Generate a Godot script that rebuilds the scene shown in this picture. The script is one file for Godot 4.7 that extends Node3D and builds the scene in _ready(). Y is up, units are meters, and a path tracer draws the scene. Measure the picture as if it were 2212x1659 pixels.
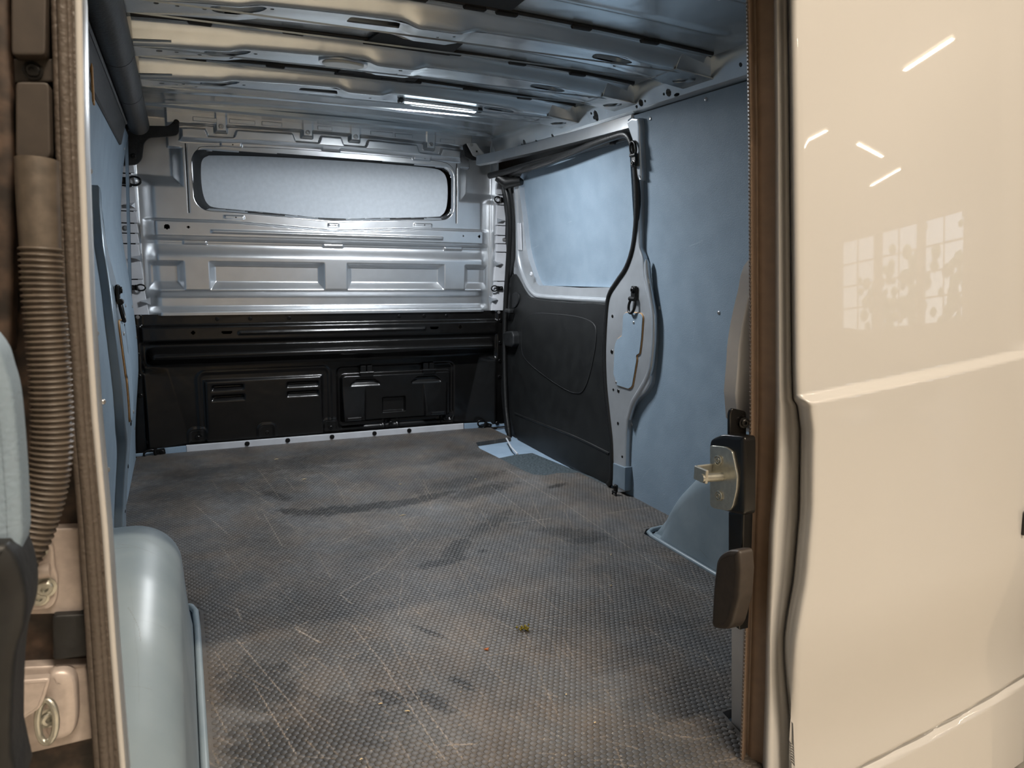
extends Node3D
# Cargo bay of a panel van, seen through its open left rear door. Origin: middle of the load floor at the rear sill,
# x to the right, y up, z towards the rear (the viewer). Units are metres.

const EYE := Vector3(-0.6301, 0.8214, 0.7455)
const FPX := 1579.11            # focal length in photo pixels (2212 x 1659)
const BZ := -2.54               # plane of the bulkhead
var eye_basis: Basis
var M := {}                     # materials
var taken := {}
var mesh_cache := {}

# ------------------------------------------------------------------ pixels to directions, then to the surface a thing touches
func ray(u: float, v: float) -> Vector3:
	return eye_basis * Vector3((u - 1106.0) / FPX, -(v - 829.5) / FPX, -1.0)
func at_z(u: float, v: float, z: float) -> Vector3:
	var d := ray(u, v)
	return EYE + d * ((z - EYE.z) / d.z)
func at_x(u: float, v: float, x: float) -> Vector3:
	var d := ray(u, v)
	return EYE + d * ((x - EYE.x) / d.x)
func at_y(u: float, v: float, y: float) -> Vector3:
	var d := ray(u, v)
	return EYE + d * ((y - EYE.y) / d.y)

const RIGHT_PROFILE := [[-0.2, 0.795], [0.0, 0.80], [0.3, 0.815], [0.6, 0.825], [0.9, 0.818], [1.1, 0.79], [1.29, 0.747], [1.5, 0.68]]
const LEFT_PROFILE := [[-0.2, 0.832], [0.0, 0.83], [0.14, 0.823], [0.23, 0.814], [0.38, 0.798], [0.47, 0.796], [0.58, 0.80], [0.73, 0.81], [0.83, 0.82], [0.92, 0.824], [1.02, 0.818], [1.15, 0.802], [1.29, 0.772], [1.5, 0.70]]
func prof(t: Array, y: float) -> float:
	var n := t.size()
	if y <= t[0][0]:
		return t[0][1]
	for i in n - 1:
		if y <= t[i + 1][0]:
			var a: Array = t[maxi(i - 1, 0)]
			var b: Array = t[i]
			var c: Array = t[i + 1]
			var d: Array = t[mini(i + 2, n - 1)]
			return cubic_interpolate_in_time(b[1], c[1], a[1], d[1], (y - b[0]) / (c[0] - b[0]), c[0] - b[0], a[0] - b[0], d[0] - b[0]) if i > 0 and i < n - 2 else lerpf(b[1], c[1], (y - b[0]) / (c[0] - b[0]))
	return t[n - 1][1]
func xr(y: float) -> float:
	return prof(RIGHT_PROFILE, y)
func xl(y: float) -> float:
	return prof(LEFT_PROFILE, y)
# photo outline -> (z, y) on the right wall, d metres inside it
func on_right(pts: Array, d := 0.0) -> PackedVector2Array:
	var out := PackedVector2Array()
	for p in pts:
		var x := 0.8
		var q := Vector3.ZERO
		for k in 5:
			q = at_x(p[0], p[1], x - d)
			x = xr(q.y)
		out.append(Vector2(q.z, q.y))
	return out
func on_z(pts: Array, z: float) -> PackedVector2Array:
	var out := PackedVector2Array()
	for p in pts:
		var q := at_z(p[0], p[1], z)
		out.append(Vector2(q.x, q.y))
	return out
func on_x(pts: Array, x: float) -> PackedVector2Array:
	var out := PackedVector2Array()
	for p in pts:
		var q := at_x(p[0], p[1], x)
		out.append(Vector2(q.z, q.y))
	return out
func on_floor(pts: Array, y := 0.0) -> PackedVector2Array:
	var out := PackedVector2Array()
	for p in pts:
		var q := at_y(p[0], p[1], y)
		out.append(Vector2(q.x, q.z))
	return out
# (z, x) on the underside of a roof bow
func on_roof(pts: Array, drop := 0.0) -> PackedVector2Array:
	var out := PackedVector2Array()
	for p in pts:
		var y := 1.345
		var q := Vector3.ZERO
		for k in 4:
			q = at_y(p[0], p[1], y)
			y = bow_y(q.x) - drop
		out.append(Vector2(q.z, q.x))
	return out
func bow_y(x: float) -> float:
	return 1.354 - 0.022 * (x / 0.66) * (x / 0.66) + 0.009 * x - 0.007 * (1.0 - ramp(-0.49, -0.44, x)) - 0.012 * ramp(-0.14, -0.09, x) * (1.0 - ramp(0.0, 0.05, x)) - 0.005 * ramp(0.46, 0.50, x)
func skin_y(x: float) -> float:
	return 1.396 - 0.020 * (x / 0.7) * (x / 0.7)

# ------------------------------------------------------------------ small maths
func ramp(a: float, b: float, x: float) -> float:
	var t := clampf((x - a) / (b - a), 0.0, 1.0)
	return t * t * (3.0 - 2.0 * t)
func pocket(x: float, y: float, x0: float, x1: float, y0: float, y1: float, wl: float, wr: float, wb: float, wt: float) -> float:
	if x <= x0 or x >= x1 or y <= y0 or y >= y1:
		return 0.0
	var t := minf(minf((x - x0) / wl, (x1 - x) / wr), minf((y - y0) / wb, (y1 - y) / wt))
	t = clampf(t, 0.0, 1.0)
	return 0.3 * t * t * (3.0 - 2.0 * t) + 0.7 * t
func crisp(a: float, b: float, x: float) -> float:
	var t := clampf((x - a) / (b - a), 0.0, 1.0)
	return 0.3 * t * t * (3.0 - 2.0 * t) + 0.7 * t
func rr(x: float, y: float, cx: float, cy: float, hx: float, hy: float, r: float) -> float:
	var qx := absf(x - cx) - hx + r
	var qy := absf(y - cy) - hy + r
	return Vector2(maxf(qx, 0.0), maxf(qy, 0.0)).length() + minf(maxf(qx, qy), 0.0) - r
func table(t: Array, y: float) -> float:
	for i in t.size() - 1:
		if y <= t[i + 1][0]:
			return lerpf(t[i][1], t[i + 1][1], clampf((y - t[i][0]) / (t[i + 1][0] - t[i][0]), 0.0, 1.0))
	return t[t.size() - 1][1]
func rounded(p: PackedVector2Array, r: float, n := 4) -> PackedVector2Array:
	var out := PackedVector2Array()
	for i in p.size():
		var a := p[(i + p.size() - 1) % p.size()]
		var b := p[i]
		var c := p[(i + 1) % p.size()]
		var ra := minf(r, 0.45 * a.distance_to(b))
		var rc := minf(r, 0.45 * c.distance_to(b))
		var s := b + (a - b).normalized() * ra
		var e := b + (c - b).normalized() * rc
		for k in n + 1:
			var t := float(k) / n
			out.append(s.lerp(b, t).lerp(b.lerp(e, t), t))
	return out
func smoothed(p: PackedVector2Array, n := 3) -> PackedVector2Array:
	var out := PackedVector2Array()
	var k := p.size()
	for i in k:
		for j in n:
			out.append(p[i].cubic_interpolate(p[(i + 1) % k], p[(i + k - 1) % k], p[(i + 2) % k], float(j) / n))
	return out
func rect(x0: float, y0: float, x1: float, y1: float) -> PackedVector2Array:
	return PackedVector2Array([Vector2(x0, y0), Vector2(x1, y0), Vector2(x1, y1), Vector2(x0, y1)])
func disc(c: Vector2, rx: float, ry := -1.0, n := 10) -> PackedVector2Array:
	var out := PackedVector2Array()
	for i in n:
		out.append(c + Vector2(cos(TAU * i / n) * rx, sin(TAU * i / n) * (rx if ry < 0.0 else ry)))
	return out

# ------------------------------------------------------------------ mesh building
class Mb:
	var v := PackedVector3Array()
	var n := PackedVector3Array()
	var t := PackedVector2Array()
	var ix := PackedInt32Array()
	func put(p: Vector3, nn: Vector3, uv := Vector2.ZERO) -> int:
		v.append(p)
		n.append(nn)
		t.append(uv)
		return v.size() - 1
	func face(a: int, b: int, c: int) -> void:
		var g := (v[b] - v[a]).cross(v[c] - v[a])
		if g.dot(n[a] + n[b] + n[c]) > 0.0:
			ix.append_array([a, c, b])
		else:
			ix.append_array([a, b, c])
	func quad(a: Vector3, b: Vector3, c: Vector3, d: Vector3, nn := Vector3.ZERO) -> void:
		var g := (c - a).cross(d - b).normalized()
		if nn != Vector3.ZERO and g.dot(nn) < 0.0:
			g = -g
		var i := put(a, g)
		put(b, g)
		put(c, g)
		put(d, g)
		face(i, i + 1, i + 2)
		face(i, i + 2, i + 3)
	# regular grid of points; cells whose four corners all lie in "skip" are left out
	func grid(p: PackedVector3Array, nu: int, nv: int, uv := PackedVector2Array(), skip := PackedByteArray(), flip := false) -> void:
		var o := v.size()
		for j in nv:
			for i in nu:
				var k := j * nu + i
				var du := p[j * nu + mini(i + 1, nu - 1)] - p[j * nu + maxi(i - 1, 0)]
				var dv := p[mini(j + 1, nv - 1) * nu + i] - p[maxi(j - 1, 0) * nu + i]
				var g := du.cross(dv).normalized()
				put(p[k], -g if flip else g, uv[k] if uv.size() else Vector2(i, j))
		for j in nv - 1:
			for i in nu - 1:
				var k := j * nu + i
				if skip.size() and skip[k] and skip[k + 1] and skip[k + nu] and skip[k + nu + 1]:
					continue
				face(o + k, o + k + 1, o + k + nu + 1)
				face(o + k, o + k + nu + 1, o + k + nu)
	func tube(path: PackedVector3Array, radii: PackedFloat32Array, sides := 10, closed := false, caps := true) -> void:
		var k := path.size()
		var up := Vector3.ZERO
		var o := v.size()
		for i in k:
			var a := path[(i + k - 1) % k] if closed else path[maxi(i - 1, 0)]
			var b := path[(i + 1) % k] if closed else path[mini(i + 1, k - 1)]
			var d := (b - a).normalized()
			if up == Vector3.ZERO:
				up = d.cross(Vector3.UP if absf(d.y) < 0.8 else Vector3.RIGHT).normalized()
			up = (up - d * up.dot(d)).normalized()
			var w := d.cross(up)
			var r := radii[mini(i, radii.size() - 1)]
			for s in sides:
				var q := up * cos(TAU * s / sides) + w * sin(TAU * s / sides)
				put(path[i] + q * r, q, Vector2(float(s) / sides, i))
		for i in (k if closed else k - 1):
			for s in sides:
				var a := o + i * sides + s
				var b := o + i * sides + (s + 1) % sides
				var c := o + ((i + 1) % k) * sides + s
				var d := o + ((i + 1) % k) * sides + (s + 1) % sides
				face(a, b, d)
				face(a, d, c)
		if caps and not closed:
			for e in [0, k - 1]:
				var d := (path[e] - path[1 if e == 0 else k - 2]).normalized()
				var c := put(path[e], d)
				for s in sides:
					var a := put(v[o + e * sides + s], d)
					var b := put(v[o + e * sides + (s + 1) % sides], d)
					face(c, a, b)
	# profile of (radius, height) turned about x.basis.y
	func lathe(profile: Array, x: Transform3D, sides := 14) -> void:
		for i in profile.size() - 1:
			var a: Vector2 = profile[i]
			var b: Vector2 = profile[i + 1]
			var m := Vector2(b.y - a.y, a.x - b.x).normalized()
			var o := v.size()
			for s in sides + 1:
				var c := cos(TAU * s / sides)
				var e := sin(TAU * s / sides)
				var nn := x.basis * Vector3(m.x * c, m.y, m.x * e)
				put(x * Vector3(a.x * c, a.y, a.x * e), nn)
				put(x * Vector3(b.x * c, b.y, b.x * e), nn)
			for s in sides:
				face(o + 2 * s, o + 2 * s + 1, o + 2 * s + 3)
				face(o + 2 * s, o + 2 * s + 3, o + 2 * s + 2)
	# box with chamfered edges
	func box(c: Vector3, s: Vector3, bev := 0.0, bs := Basis.IDENTITY) -> void:
		var h := s * 0.5
		var b := minf(bev, minf(h.x, minf(h.y, h.z)) * 0.9)
		var q := func(p: Vector3) -> Vector3: return c + bs * p
		for ax in 3:
			for sg in [-1.0, 1.0]:
				var e1 := (ax + 1) % 3
				var e2 := (ax + 2) % 3
				var pts: Array[Vector3] = []
				for k in [[-1, -1], [1, -1], [1, 1], [-1, 1]]:
					var p := Vector3.ZERO
					p[ax] = sg * h[ax]
					p[e1] = k[0] * (h[e1] - b)
					p[e2] = k[1] * (h[e2] - b)
					pts.append(q.call(p))
				var nn := Vector3.ZERO
				nn[ax] = sg
				quad(pts[0], pts[1], pts[2], pts[3], bs * nn)
		if b <= 0.0:
			return
		for ax in 3:
			var e1 := (ax + 1) % 3
			var e2 := (ax + 2) % 3
			for s1 in [-1.0, 1.0]:
				for s2 in [-1.0, 1.0]:
					var pts: Array[Vector3] = []
					for k in [[-1, 0], [1, 0], [1, 1], [-1, 1]]:
						var p := Vector3.ZERO
						p[ax] = k[0] * (h[ax] - b)
						p[e1] = s1 * (h[e1] - (b if k[1] == 0 else 0.0))
						p[e2] = s2 * (h[e2] - (b if k[1] == 1 else 0.0))
						pts.append(q.call(p))
					var nn := Vector3.ZERO
					nn[e1] = s1
					nn[e2] = s2
					quad(pts[0], pts[1], pts[2], pts[3], bs * nn)
		for sx in [-1.0, 1.0]:
			for sy in [-1.0, 1.0]:
				for sz in [-1.0, 1.0]:
					var p := Vector3(sx * h.x, sy * h.y, sz * h.z)
					var nn := (bs * Vector3(sx, sy, sz)).normalized()
					var i := put(q.call(p - Vector3(0, sy * b, sz * b)), nn)
					put(q.call(p - Vector3(sx * b, 0, sz * b)), nn)
					put(q.call(p - Vector3(sx * b, sy * b, 0)), nn)
					face(i, i + 1, i + 2)
	# outline pressed out of a surface: S(p, d) is the point over p at depth d. Cuts are the p.y at which a curved face is split.
	func sheet(poly: PackedVector2Array, d0: float, d1: float, S: Callable, bev := 0.0, cuts: Array = [], holes: Array = [], back := false) -> void:
		if Geometry2D.is_polygon_clockwise(poly):
			poly.reverse()
		var k := poly.size()
		var outn := PackedVector2Array()
		for i in k:
			var a := poly[(i + k - 1) % k]
			var b := poly[(i + 1) % k]
			var e1 := (poly[i] - a).normalized()
			var e2 := (b - poly[i]).normalized()
			var m := (Vector2(e1.y, -e1.x) + Vector2(e2.y, -e2.x))
			m = m.normalized() / maxf(0.4, sqrt(maxf(0.02, (1.0 + e1.dot(e2)) * 0.5))) if m.length() > 1e-4 else Vector2(e1.y, -e1.x)
			outn.append(m)
		var sg := 1.0 if d1 >= d0 else -1.0
		var inner := poly.duplicate()
		if bev > 0.0:
			for i in k:
				inner[i] = poly[i] - outn[i] * bev
		var levels := [[inner, d1, 1.0]]
		if bev > 0.0:
			var mid := poly.duplicate()
			for i in k:
				mid[i] = poly[i] - outn[i] * bev * 0.3
			levels = [[inner, d1, 1.0], [mid, d1 - sg * bev * 0.3, 0.707], [poly, d1 - sg * bev, 0.0]]
		# rim of the top, then the wall
		for l in levels.size() - 1:
			_band(levels[l][0], levels[l][1], levels[l][2], levels[l + 1][0], levels[l + 1][1], levels[l + 1][2], outn, S, sg)
		_band(poly, d1 - sg * bev if bev > 0.0 else d1, 0.0, poly, d0, 0.0, outn, S, sg)
		for h in holes:
			var hp: PackedVector2Array = h
			var hn := PackedVector2Array()
			if not Geometry2D.is_polygon_clockwise(hp):
				hp.reverse()
			for i in hp.size():
				var e := (hp[(i + 1) % hp.size()] - hp[(i + hp.size() - 1) % hp.size()]).normalized()
				hn.append(Vector2(e.y, -e.x))
			_band(hp, d1, 0.0, hp, d0, 0.0, hn, S, sg)
		_fill(inner, d1, S, cuts, holes, sg)
		if back:
			_fill(poly, d0, S, cuts, holes, -sg)
	func _frame(S: Callable, p: Vector2, d: float, sg: float) -> Array:
		var o: Vector3 = S.call(p, d)
		var ex: Vector3 = (S.call(p + Vector2(0.001, 0), d) - o).normalized()
		var ey: Vector3 = (S.call(p + Vector2(0, 0.001), d) - o).normalized()
		var en: Vector3 = ex.cross(ey).normalized()
		if en.dot(S.call(p, d + sg * 0.001) - o) < 0.0:
			en = -en
		return [o, ex, ey, en]
	func _band(pa: PackedVector2Array, da: float, ta: float, pb: PackedVector2Array, db: float, tb: float, outn: PackedVector2Array, S: Callable, sg: float) -> void:
		var k := pa.size()
		for i in k:
			var j := (i + 1) % k
			var e := (pb[j] - pb[i]).normalized()
			var flat := Vector2(e.y, -e.x)
			var ids := []
			for w in [[i, pa, da, ta], [j, pa, da, ta], [j, pb, db, tb], [i, pb, db, tb]]:
				var f := _frame(S, w[1][w[0]], w[2], sg)
				var m: Vector2 = outn[w[0]].normalized()
				if m.dot(flat) < 0.8:
					m = flat
				var side: Vector3 = (f[1] * m.x + f[2] * m.y).normalized()
				ids.append(put(f[0], (side * (1.0 - w[3]) + f[3] * w[3]).normalized(), w[1][w[0]]))
			face(ids[0], ids[1], ids[2])
			face(ids[0], ids[2], ids[3])
	func _fill(poly: PackedVector2Array, d: float, S: Callable, cuts: Array, holes: Array, sg: float) -> void:
		var lo := INF
		var hi := -INF
		var xlo := INF
		var xhi := -INF
		for p in poly:
			lo = minf(lo, p.y)
			hi = maxf(hi, p.y)
			xlo = minf(xlo, p.x)
			xhi = maxf(xhi, p.x)
		var ys := [lo - 0.01]
		for c in cuts:
			if c > lo + 1e-4 and c < hi - 1e-4:
				ys.append(c)
		for h in holes:
			var m := 0.0
			for p in h:
				m += p.y
			ys.append(m / h.size())
		ys.append(hi + 0.01)
		ys.sort()
		for b in ys.size() - 1:
			if ys[b + 1] - ys[b] < 2e-5:
				continue
			var parts: Array = [poly]
			if ys.size() > 2:
				parts = Geometry2D.intersect_polygons(poly, PackedVector2Array([Vector2(xlo - 0.01, ys[b]), Vector2(xhi + 0.01, ys[b]), Vector2(xhi + 0.01, ys[b + 1]), Vector2(xlo - 0.01, ys[b + 1])]))
			for h in holes:
				var next := []
				for q in parts:
					for r in Geometry2D.clip_polygons(q, h):
						if not Geometry2D.is_polygon_clockwise(r):
							next.append(r)
				parts = next
			for q in parts:
				var tri := Geometry2D.triangulate_polygon(q)
				if tri.is_empty():
					for r in Geometry2D.offset_polygon(q, -0.0002):
						q = r
						tri = Geometry2D.triangulate_polygon(q)
						break
				var o := v.size()
				for p in q:
					var f := _frame(S, p, d, sg)
					put(f[0], f[3], p)
				for i in range(0, tri.size(), 3):
					face(o + tri[i], o + tri[i + 1], o + tri[i + 2])

# ------------------------------------------------------------------ objects
func numbered(called: String) -> String:
	var k: int = taken.get(called, -1) + 1
	taken[called] = k
	return called if k == 0 else "%s_%03d" % [called, k]
func tag(o: Node3D, label: String, category: String, group := "") -> void:
	o.set_meta("label", label)
	o.set_meta("category", category)
	if group:
		o.set_meta("group", group)
func thing(called: String, label: String, category: String, at := Vector3.ZERO, group := "") -> Node3D:
	var o := Node3D.new()
	o.name = numbered(called)
	add_child(o)
	o.position = at
	tag(o, label, category, group)
	return o
func structure(called: String, at := Vector3.ZERO, label := "") -> Node3D:
	var o := Node3D.new()
	o.name = called
	add_child(o)
	o.position = at
	o.set_meta("kind", "structure")
	if label:
		o.set_meta("label", label)
	return o
func origin_of(o: Node) -> Vector3:
	var p := Vector3.ZERO
	while o != self:
		p += (o as Node3D).position
		o = o.get_parent()
	return p
func to_mesh(m: Mb) -> ArrayMesh:
	var a := []
	a.resize(Mesh.ARRAY_MAX)
	a[Mesh.ARRAY_VERTEX] = m.v
	a[Mesh.ARRAY_NORMAL] = m.n
	a[Mesh.ARRAY_TEX_UV] = m.t
	a[Mesh.ARRAY_INDEX] = m.ix
	var am := ArrayMesh.new()
	am.add_surface_from_arrays(Mesh.PRIMITIVE_TRIANGLES, a)
	return am
func made(m: Mb, called: String, mat: Material, parent: Node = self, label := "") -> MeshInstance3D:
	var base := Vector3.ZERO
	if parent == self:
		var lo := Vector3.INF
		var hi := -Vector3.INF
		for p in m.v:
			lo = lo.min(p)
			hi = hi.max(p)
		base = Vector3((lo.x + hi.x) * 0.5, lo.y, (lo.z + hi.z) * 0.5)
	else:
		base = origin_of(parent)
	for i in m.v.size():
		m.v[i] -= base
	var o := MeshInstance3D.new()
	o.mesh = to_mesh(m)
	o.material_override = mat
	o.name = numbered(called) if parent == self else called
	parent.add_child(o, true)
	if parent == self:
		o.position = base
	if label:
		o.set_meta("label", label)
	return o
func one(m: Mb, called: String, mat: Material, label: String, category: String, group := "") -> MeshInstance3D:
	var o := made(m, called, mat)
	tag(o, label, category, group)
	return o
func struct(m: Mb, called: String, mat: Material, label := "") -> MeshInstance3D:
	var o := made(m, called, mat)
	o.name = called
	o.set_meta("kind", "structure")
	if label:
		o.set_meta("label", label)
	return o
# small turned piece (bolt, screw, rivet, plug), mesh shared between alike ones
func turned(called: String, kind: String, at: Vector3, axis: Vector3, r: float, mat: Material, parent: Node, label := "") -> MeshInstance3D:
	var key := "%s_%.4f" % [kind, r]
	if not mesh_cache.has(key):
		var m := Mb.new()
		var h := r * 0.55
		match kind:
			"bolt":
				m.lathe([Vector2(r * 1.35, 0), Vector2(r * 1.35, h * 0.4), Vector2(r, h * 0.5), Vector2(r * 0.95, h * 1.2), Vector2(r * 0.8, h * 1.4), Vector2(r * 0.45, h * 1.4), Vector2(r * 0.42, h * 0.5), Vector2(0, h * 0.5)], Transform3D.IDENTITY, 12)
			"screw":
				m.lathe([Vector2(r, 0), Vector2(r * 0.95, h * 0.4), Vector2(r * 0.6, h * 0.85), Vector2(r * 0.35, h * 0.9), Vector2(r * 0.3, h * 0.4), Vector2(0, h * 0.4)], Transform3D.IDENTITY, 12)
			"plug":
				m.lathe([Vector2(r, 0), Vector2(r, h * 0.3), Vector2(r * 0.85, h * 0.6), Vector2(r * 0.4, h * 0.75), Vector2(0, h * 0.78)], Transform3D.IDENTITY, 12)
			"ringbolt":
				m.lathe([Vector2(r, 0), Vector2(r, h * 0.4), Vector2(r * 0.8, h * 0.5), Vector2(r * 0.72, h * 0.15), Vector2(r * 0.6, h * 0.15), Vector2(r * 0.55, h * 0.6), Vector2(r * 0.3, h * 0.6), Vector2(r * 0.25, h * 0.2), Vector2(0, h * 0.2)], Transform3D.IDENTITY, 14)
		mesh_cache[key] = to_mesh(m)
	var o := MeshInstance3D.new()
	o.mesh = mesh_cache[key]
	o.material_override = mat
	o.name = called
	parent.add_child(o, true)
	var y := axis.normalized()
	var x := y.cross(Vector3.FORWARD if absf(y.z) < 0.8 else Vector3.UP).normalized()
	o.transform = Transform3D(Basis(x, y, x.cross(y)), at - origin_of(parent))
	if label:
		o.set_meta("label", label)
	return o
func flat_z(z: float) -> Callable:
	return func(p: Vector2, d: float) -> Vector3: return Vector3(p.x, p.y, z + d)
func flat_x(x: float, sgn := -1.0) -> Callable:      # p = (z, y), depth goes to sgn x
	return func(p: Vector2, d: float) -> Vector3: return Vector3(x + sgn * d, p.y, p.x)
func right_wall() -> Callable:
	return func(p: Vector2, d: float) -> Vector3: return Vector3(xr(p.y) - d, p.y, p.x)
func left_wall() -> Callable:
	return func(p: Vector2, d: float) -> Vector3: return Vector3(-xl(p.y) + d, p.y, p.x)
func flat_y(y: float, sgn := 1.0) -> Callable:       # p = (x, z)
	return func(p: Vector2, d: float) -> Vector3: return Vector3(p.x, y + sgn * d, p.y)
func under_bow(dy := 0.0) -> Callable:               # p = (z, x), depth goes down
	return func(p: Vector2, d: float) -> Vector3: return Vector3(p.y, bow_y(p.y) + dy - d, p.x)
func steps(a: float, b: float, s: float) -> Array:
	var out := []
	var y := a
	while y < b:
		out.append(y)
		y += s
	return out
func pts3(a: PackedVector2Array, S: Callable, d: float) -> PackedVector3Array:
	var out := PackedVector3Array()
	for p in a:
		out.append(S.call(p, d))
	return out
func dense(a: PackedVector2Array, n: int, closed := false) -> PackedVector2Array:
	var out := PackedVector2Array()
	var k := a.size()
	for i in (k if closed else k - 1):
		for j in n:
			var p0 := a[(i + k - 1) % k] if closed else a[maxi(i - 1, 0)]
			var p3 := a[(i + 2) % k] if closed else a[mini(i + 2, k - 1)]
			out.append(a[i].cubic_interpolate(a[(i + 1) % k], p0, p3, float(j) / n))
	if not closed:
		out.append(a[k - 1])
	return out

# ------------------------------------------------------------------ materials
func noise_image(n: int, freq: float, sd: int, octaves := 4, type := FastNoiseLite.TYPE_SIMPLEX_SMOOTH) -> Image:
	var f := FastNoiseLite.new()
	f.seed = sd
	f.noise_type = type
	f.frequency = freq
	f.fractal_octaves = octaves
	return f.get_seamless_image(n, n)
func grain_normal(n: int, freq: float, sd: int, strength: float, type := FastNoiseLite.TYPE_SIMPLEX_SMOOTH) -> ImageTexture:
	var im := noise_image(n, freq, sd, 3, type)
	im.convert(Image.FORMAT_RGBA8)
	im.bump_map_to_normal_map(strength)
	return ImageTexture.create_from_image(im)
# two tones of one colour, mixed by noise: dust, handling marks, cloudy paint
func mottle(a: Color, b: Color, freq: float, sd: int, sharp := 1.0, n := 256) -> ImageTexture:
	var im := noise_image(n, freq, sd, 5)
	im.convert(Image.FORMAT_RGB8)
	var d := im.get_data()
	for i in range(0, d.size(), 3):
		var t := clampf((d[i] / 255.0 - 0.5) * sharp + 0.5, 0.0, 1.0)
		d[i] = int(255.0 * lerpf(a.r, b.r, t))
		d[i + 1] = int(255.0 * lerpf(a.g, b.g, t))
		d[i + 2] = int(255.0 * lerpf(a.b, b.b, t))
	return ImageTexture.create_from_image(Image.create_from_data(n, n, false, Image.FORMAT_RGB8, d))
# mottled ground with thin worn scratches of their own outline
func scuffed(a: Color, b: Color, line: Color, count: int, sd: int, n := 768) -> ImageTexture:
	var im := mottle(a, b, 0.008, sd, 1.8, n).get_image()
	var g := RandomNumberGenerator.new()
	g.seed = sd
	for k in count:
		var p := Vector2(g.randf() * n, g.randf() * n)
		var an := g.randf_range(-0.6, 0.6) + (0.0 if g.randf() < 0.5 else 1.4)
		var length := g.randf_range(8.0, 70.0)
		var strength := g.randf_range(0.15, 0.8)
		for i in int(length):
			an += g.randf_range(-0.05, 0.05)
			p += Vector2(cos(an), sin(an))
			var x := posmod(int(p.x), n)
			var y := posmod(int(p.y), n)
			im.set_pixel(x, y, im.get_pixel(x, y).lerp(line, strength * g.randf_range(0.3, 1.0)))
	return ImageTexture.create_from_image(im)
func mat(color: Color, rough: float, metal := 0.0, spec := 0.5) -> StandardMaterial3D:
	var m := StandardMaterial3D.new()
	m.albedo_color = color
	m.roughness = rough
	m.metallic = metal
	m.metallic_specular = spec
	return m
func tri(m: StandardMaterial3D, scale: float, albedo: Texture2D = null, normal: Texture2D = null, strength := 1.0) -> StandardMaterial3D:
	m.uv1_triplanar = true
	m.uv1_world_triplanar = true
	m.uv1_scale = Vector3.ONE * scale
	if albedo:
		m.albedo_texture = albedo
	if normal:
		m.normal_enabled = true
		m.normal_texture = normal
		m.normal_scale = strength
	return m
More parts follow.
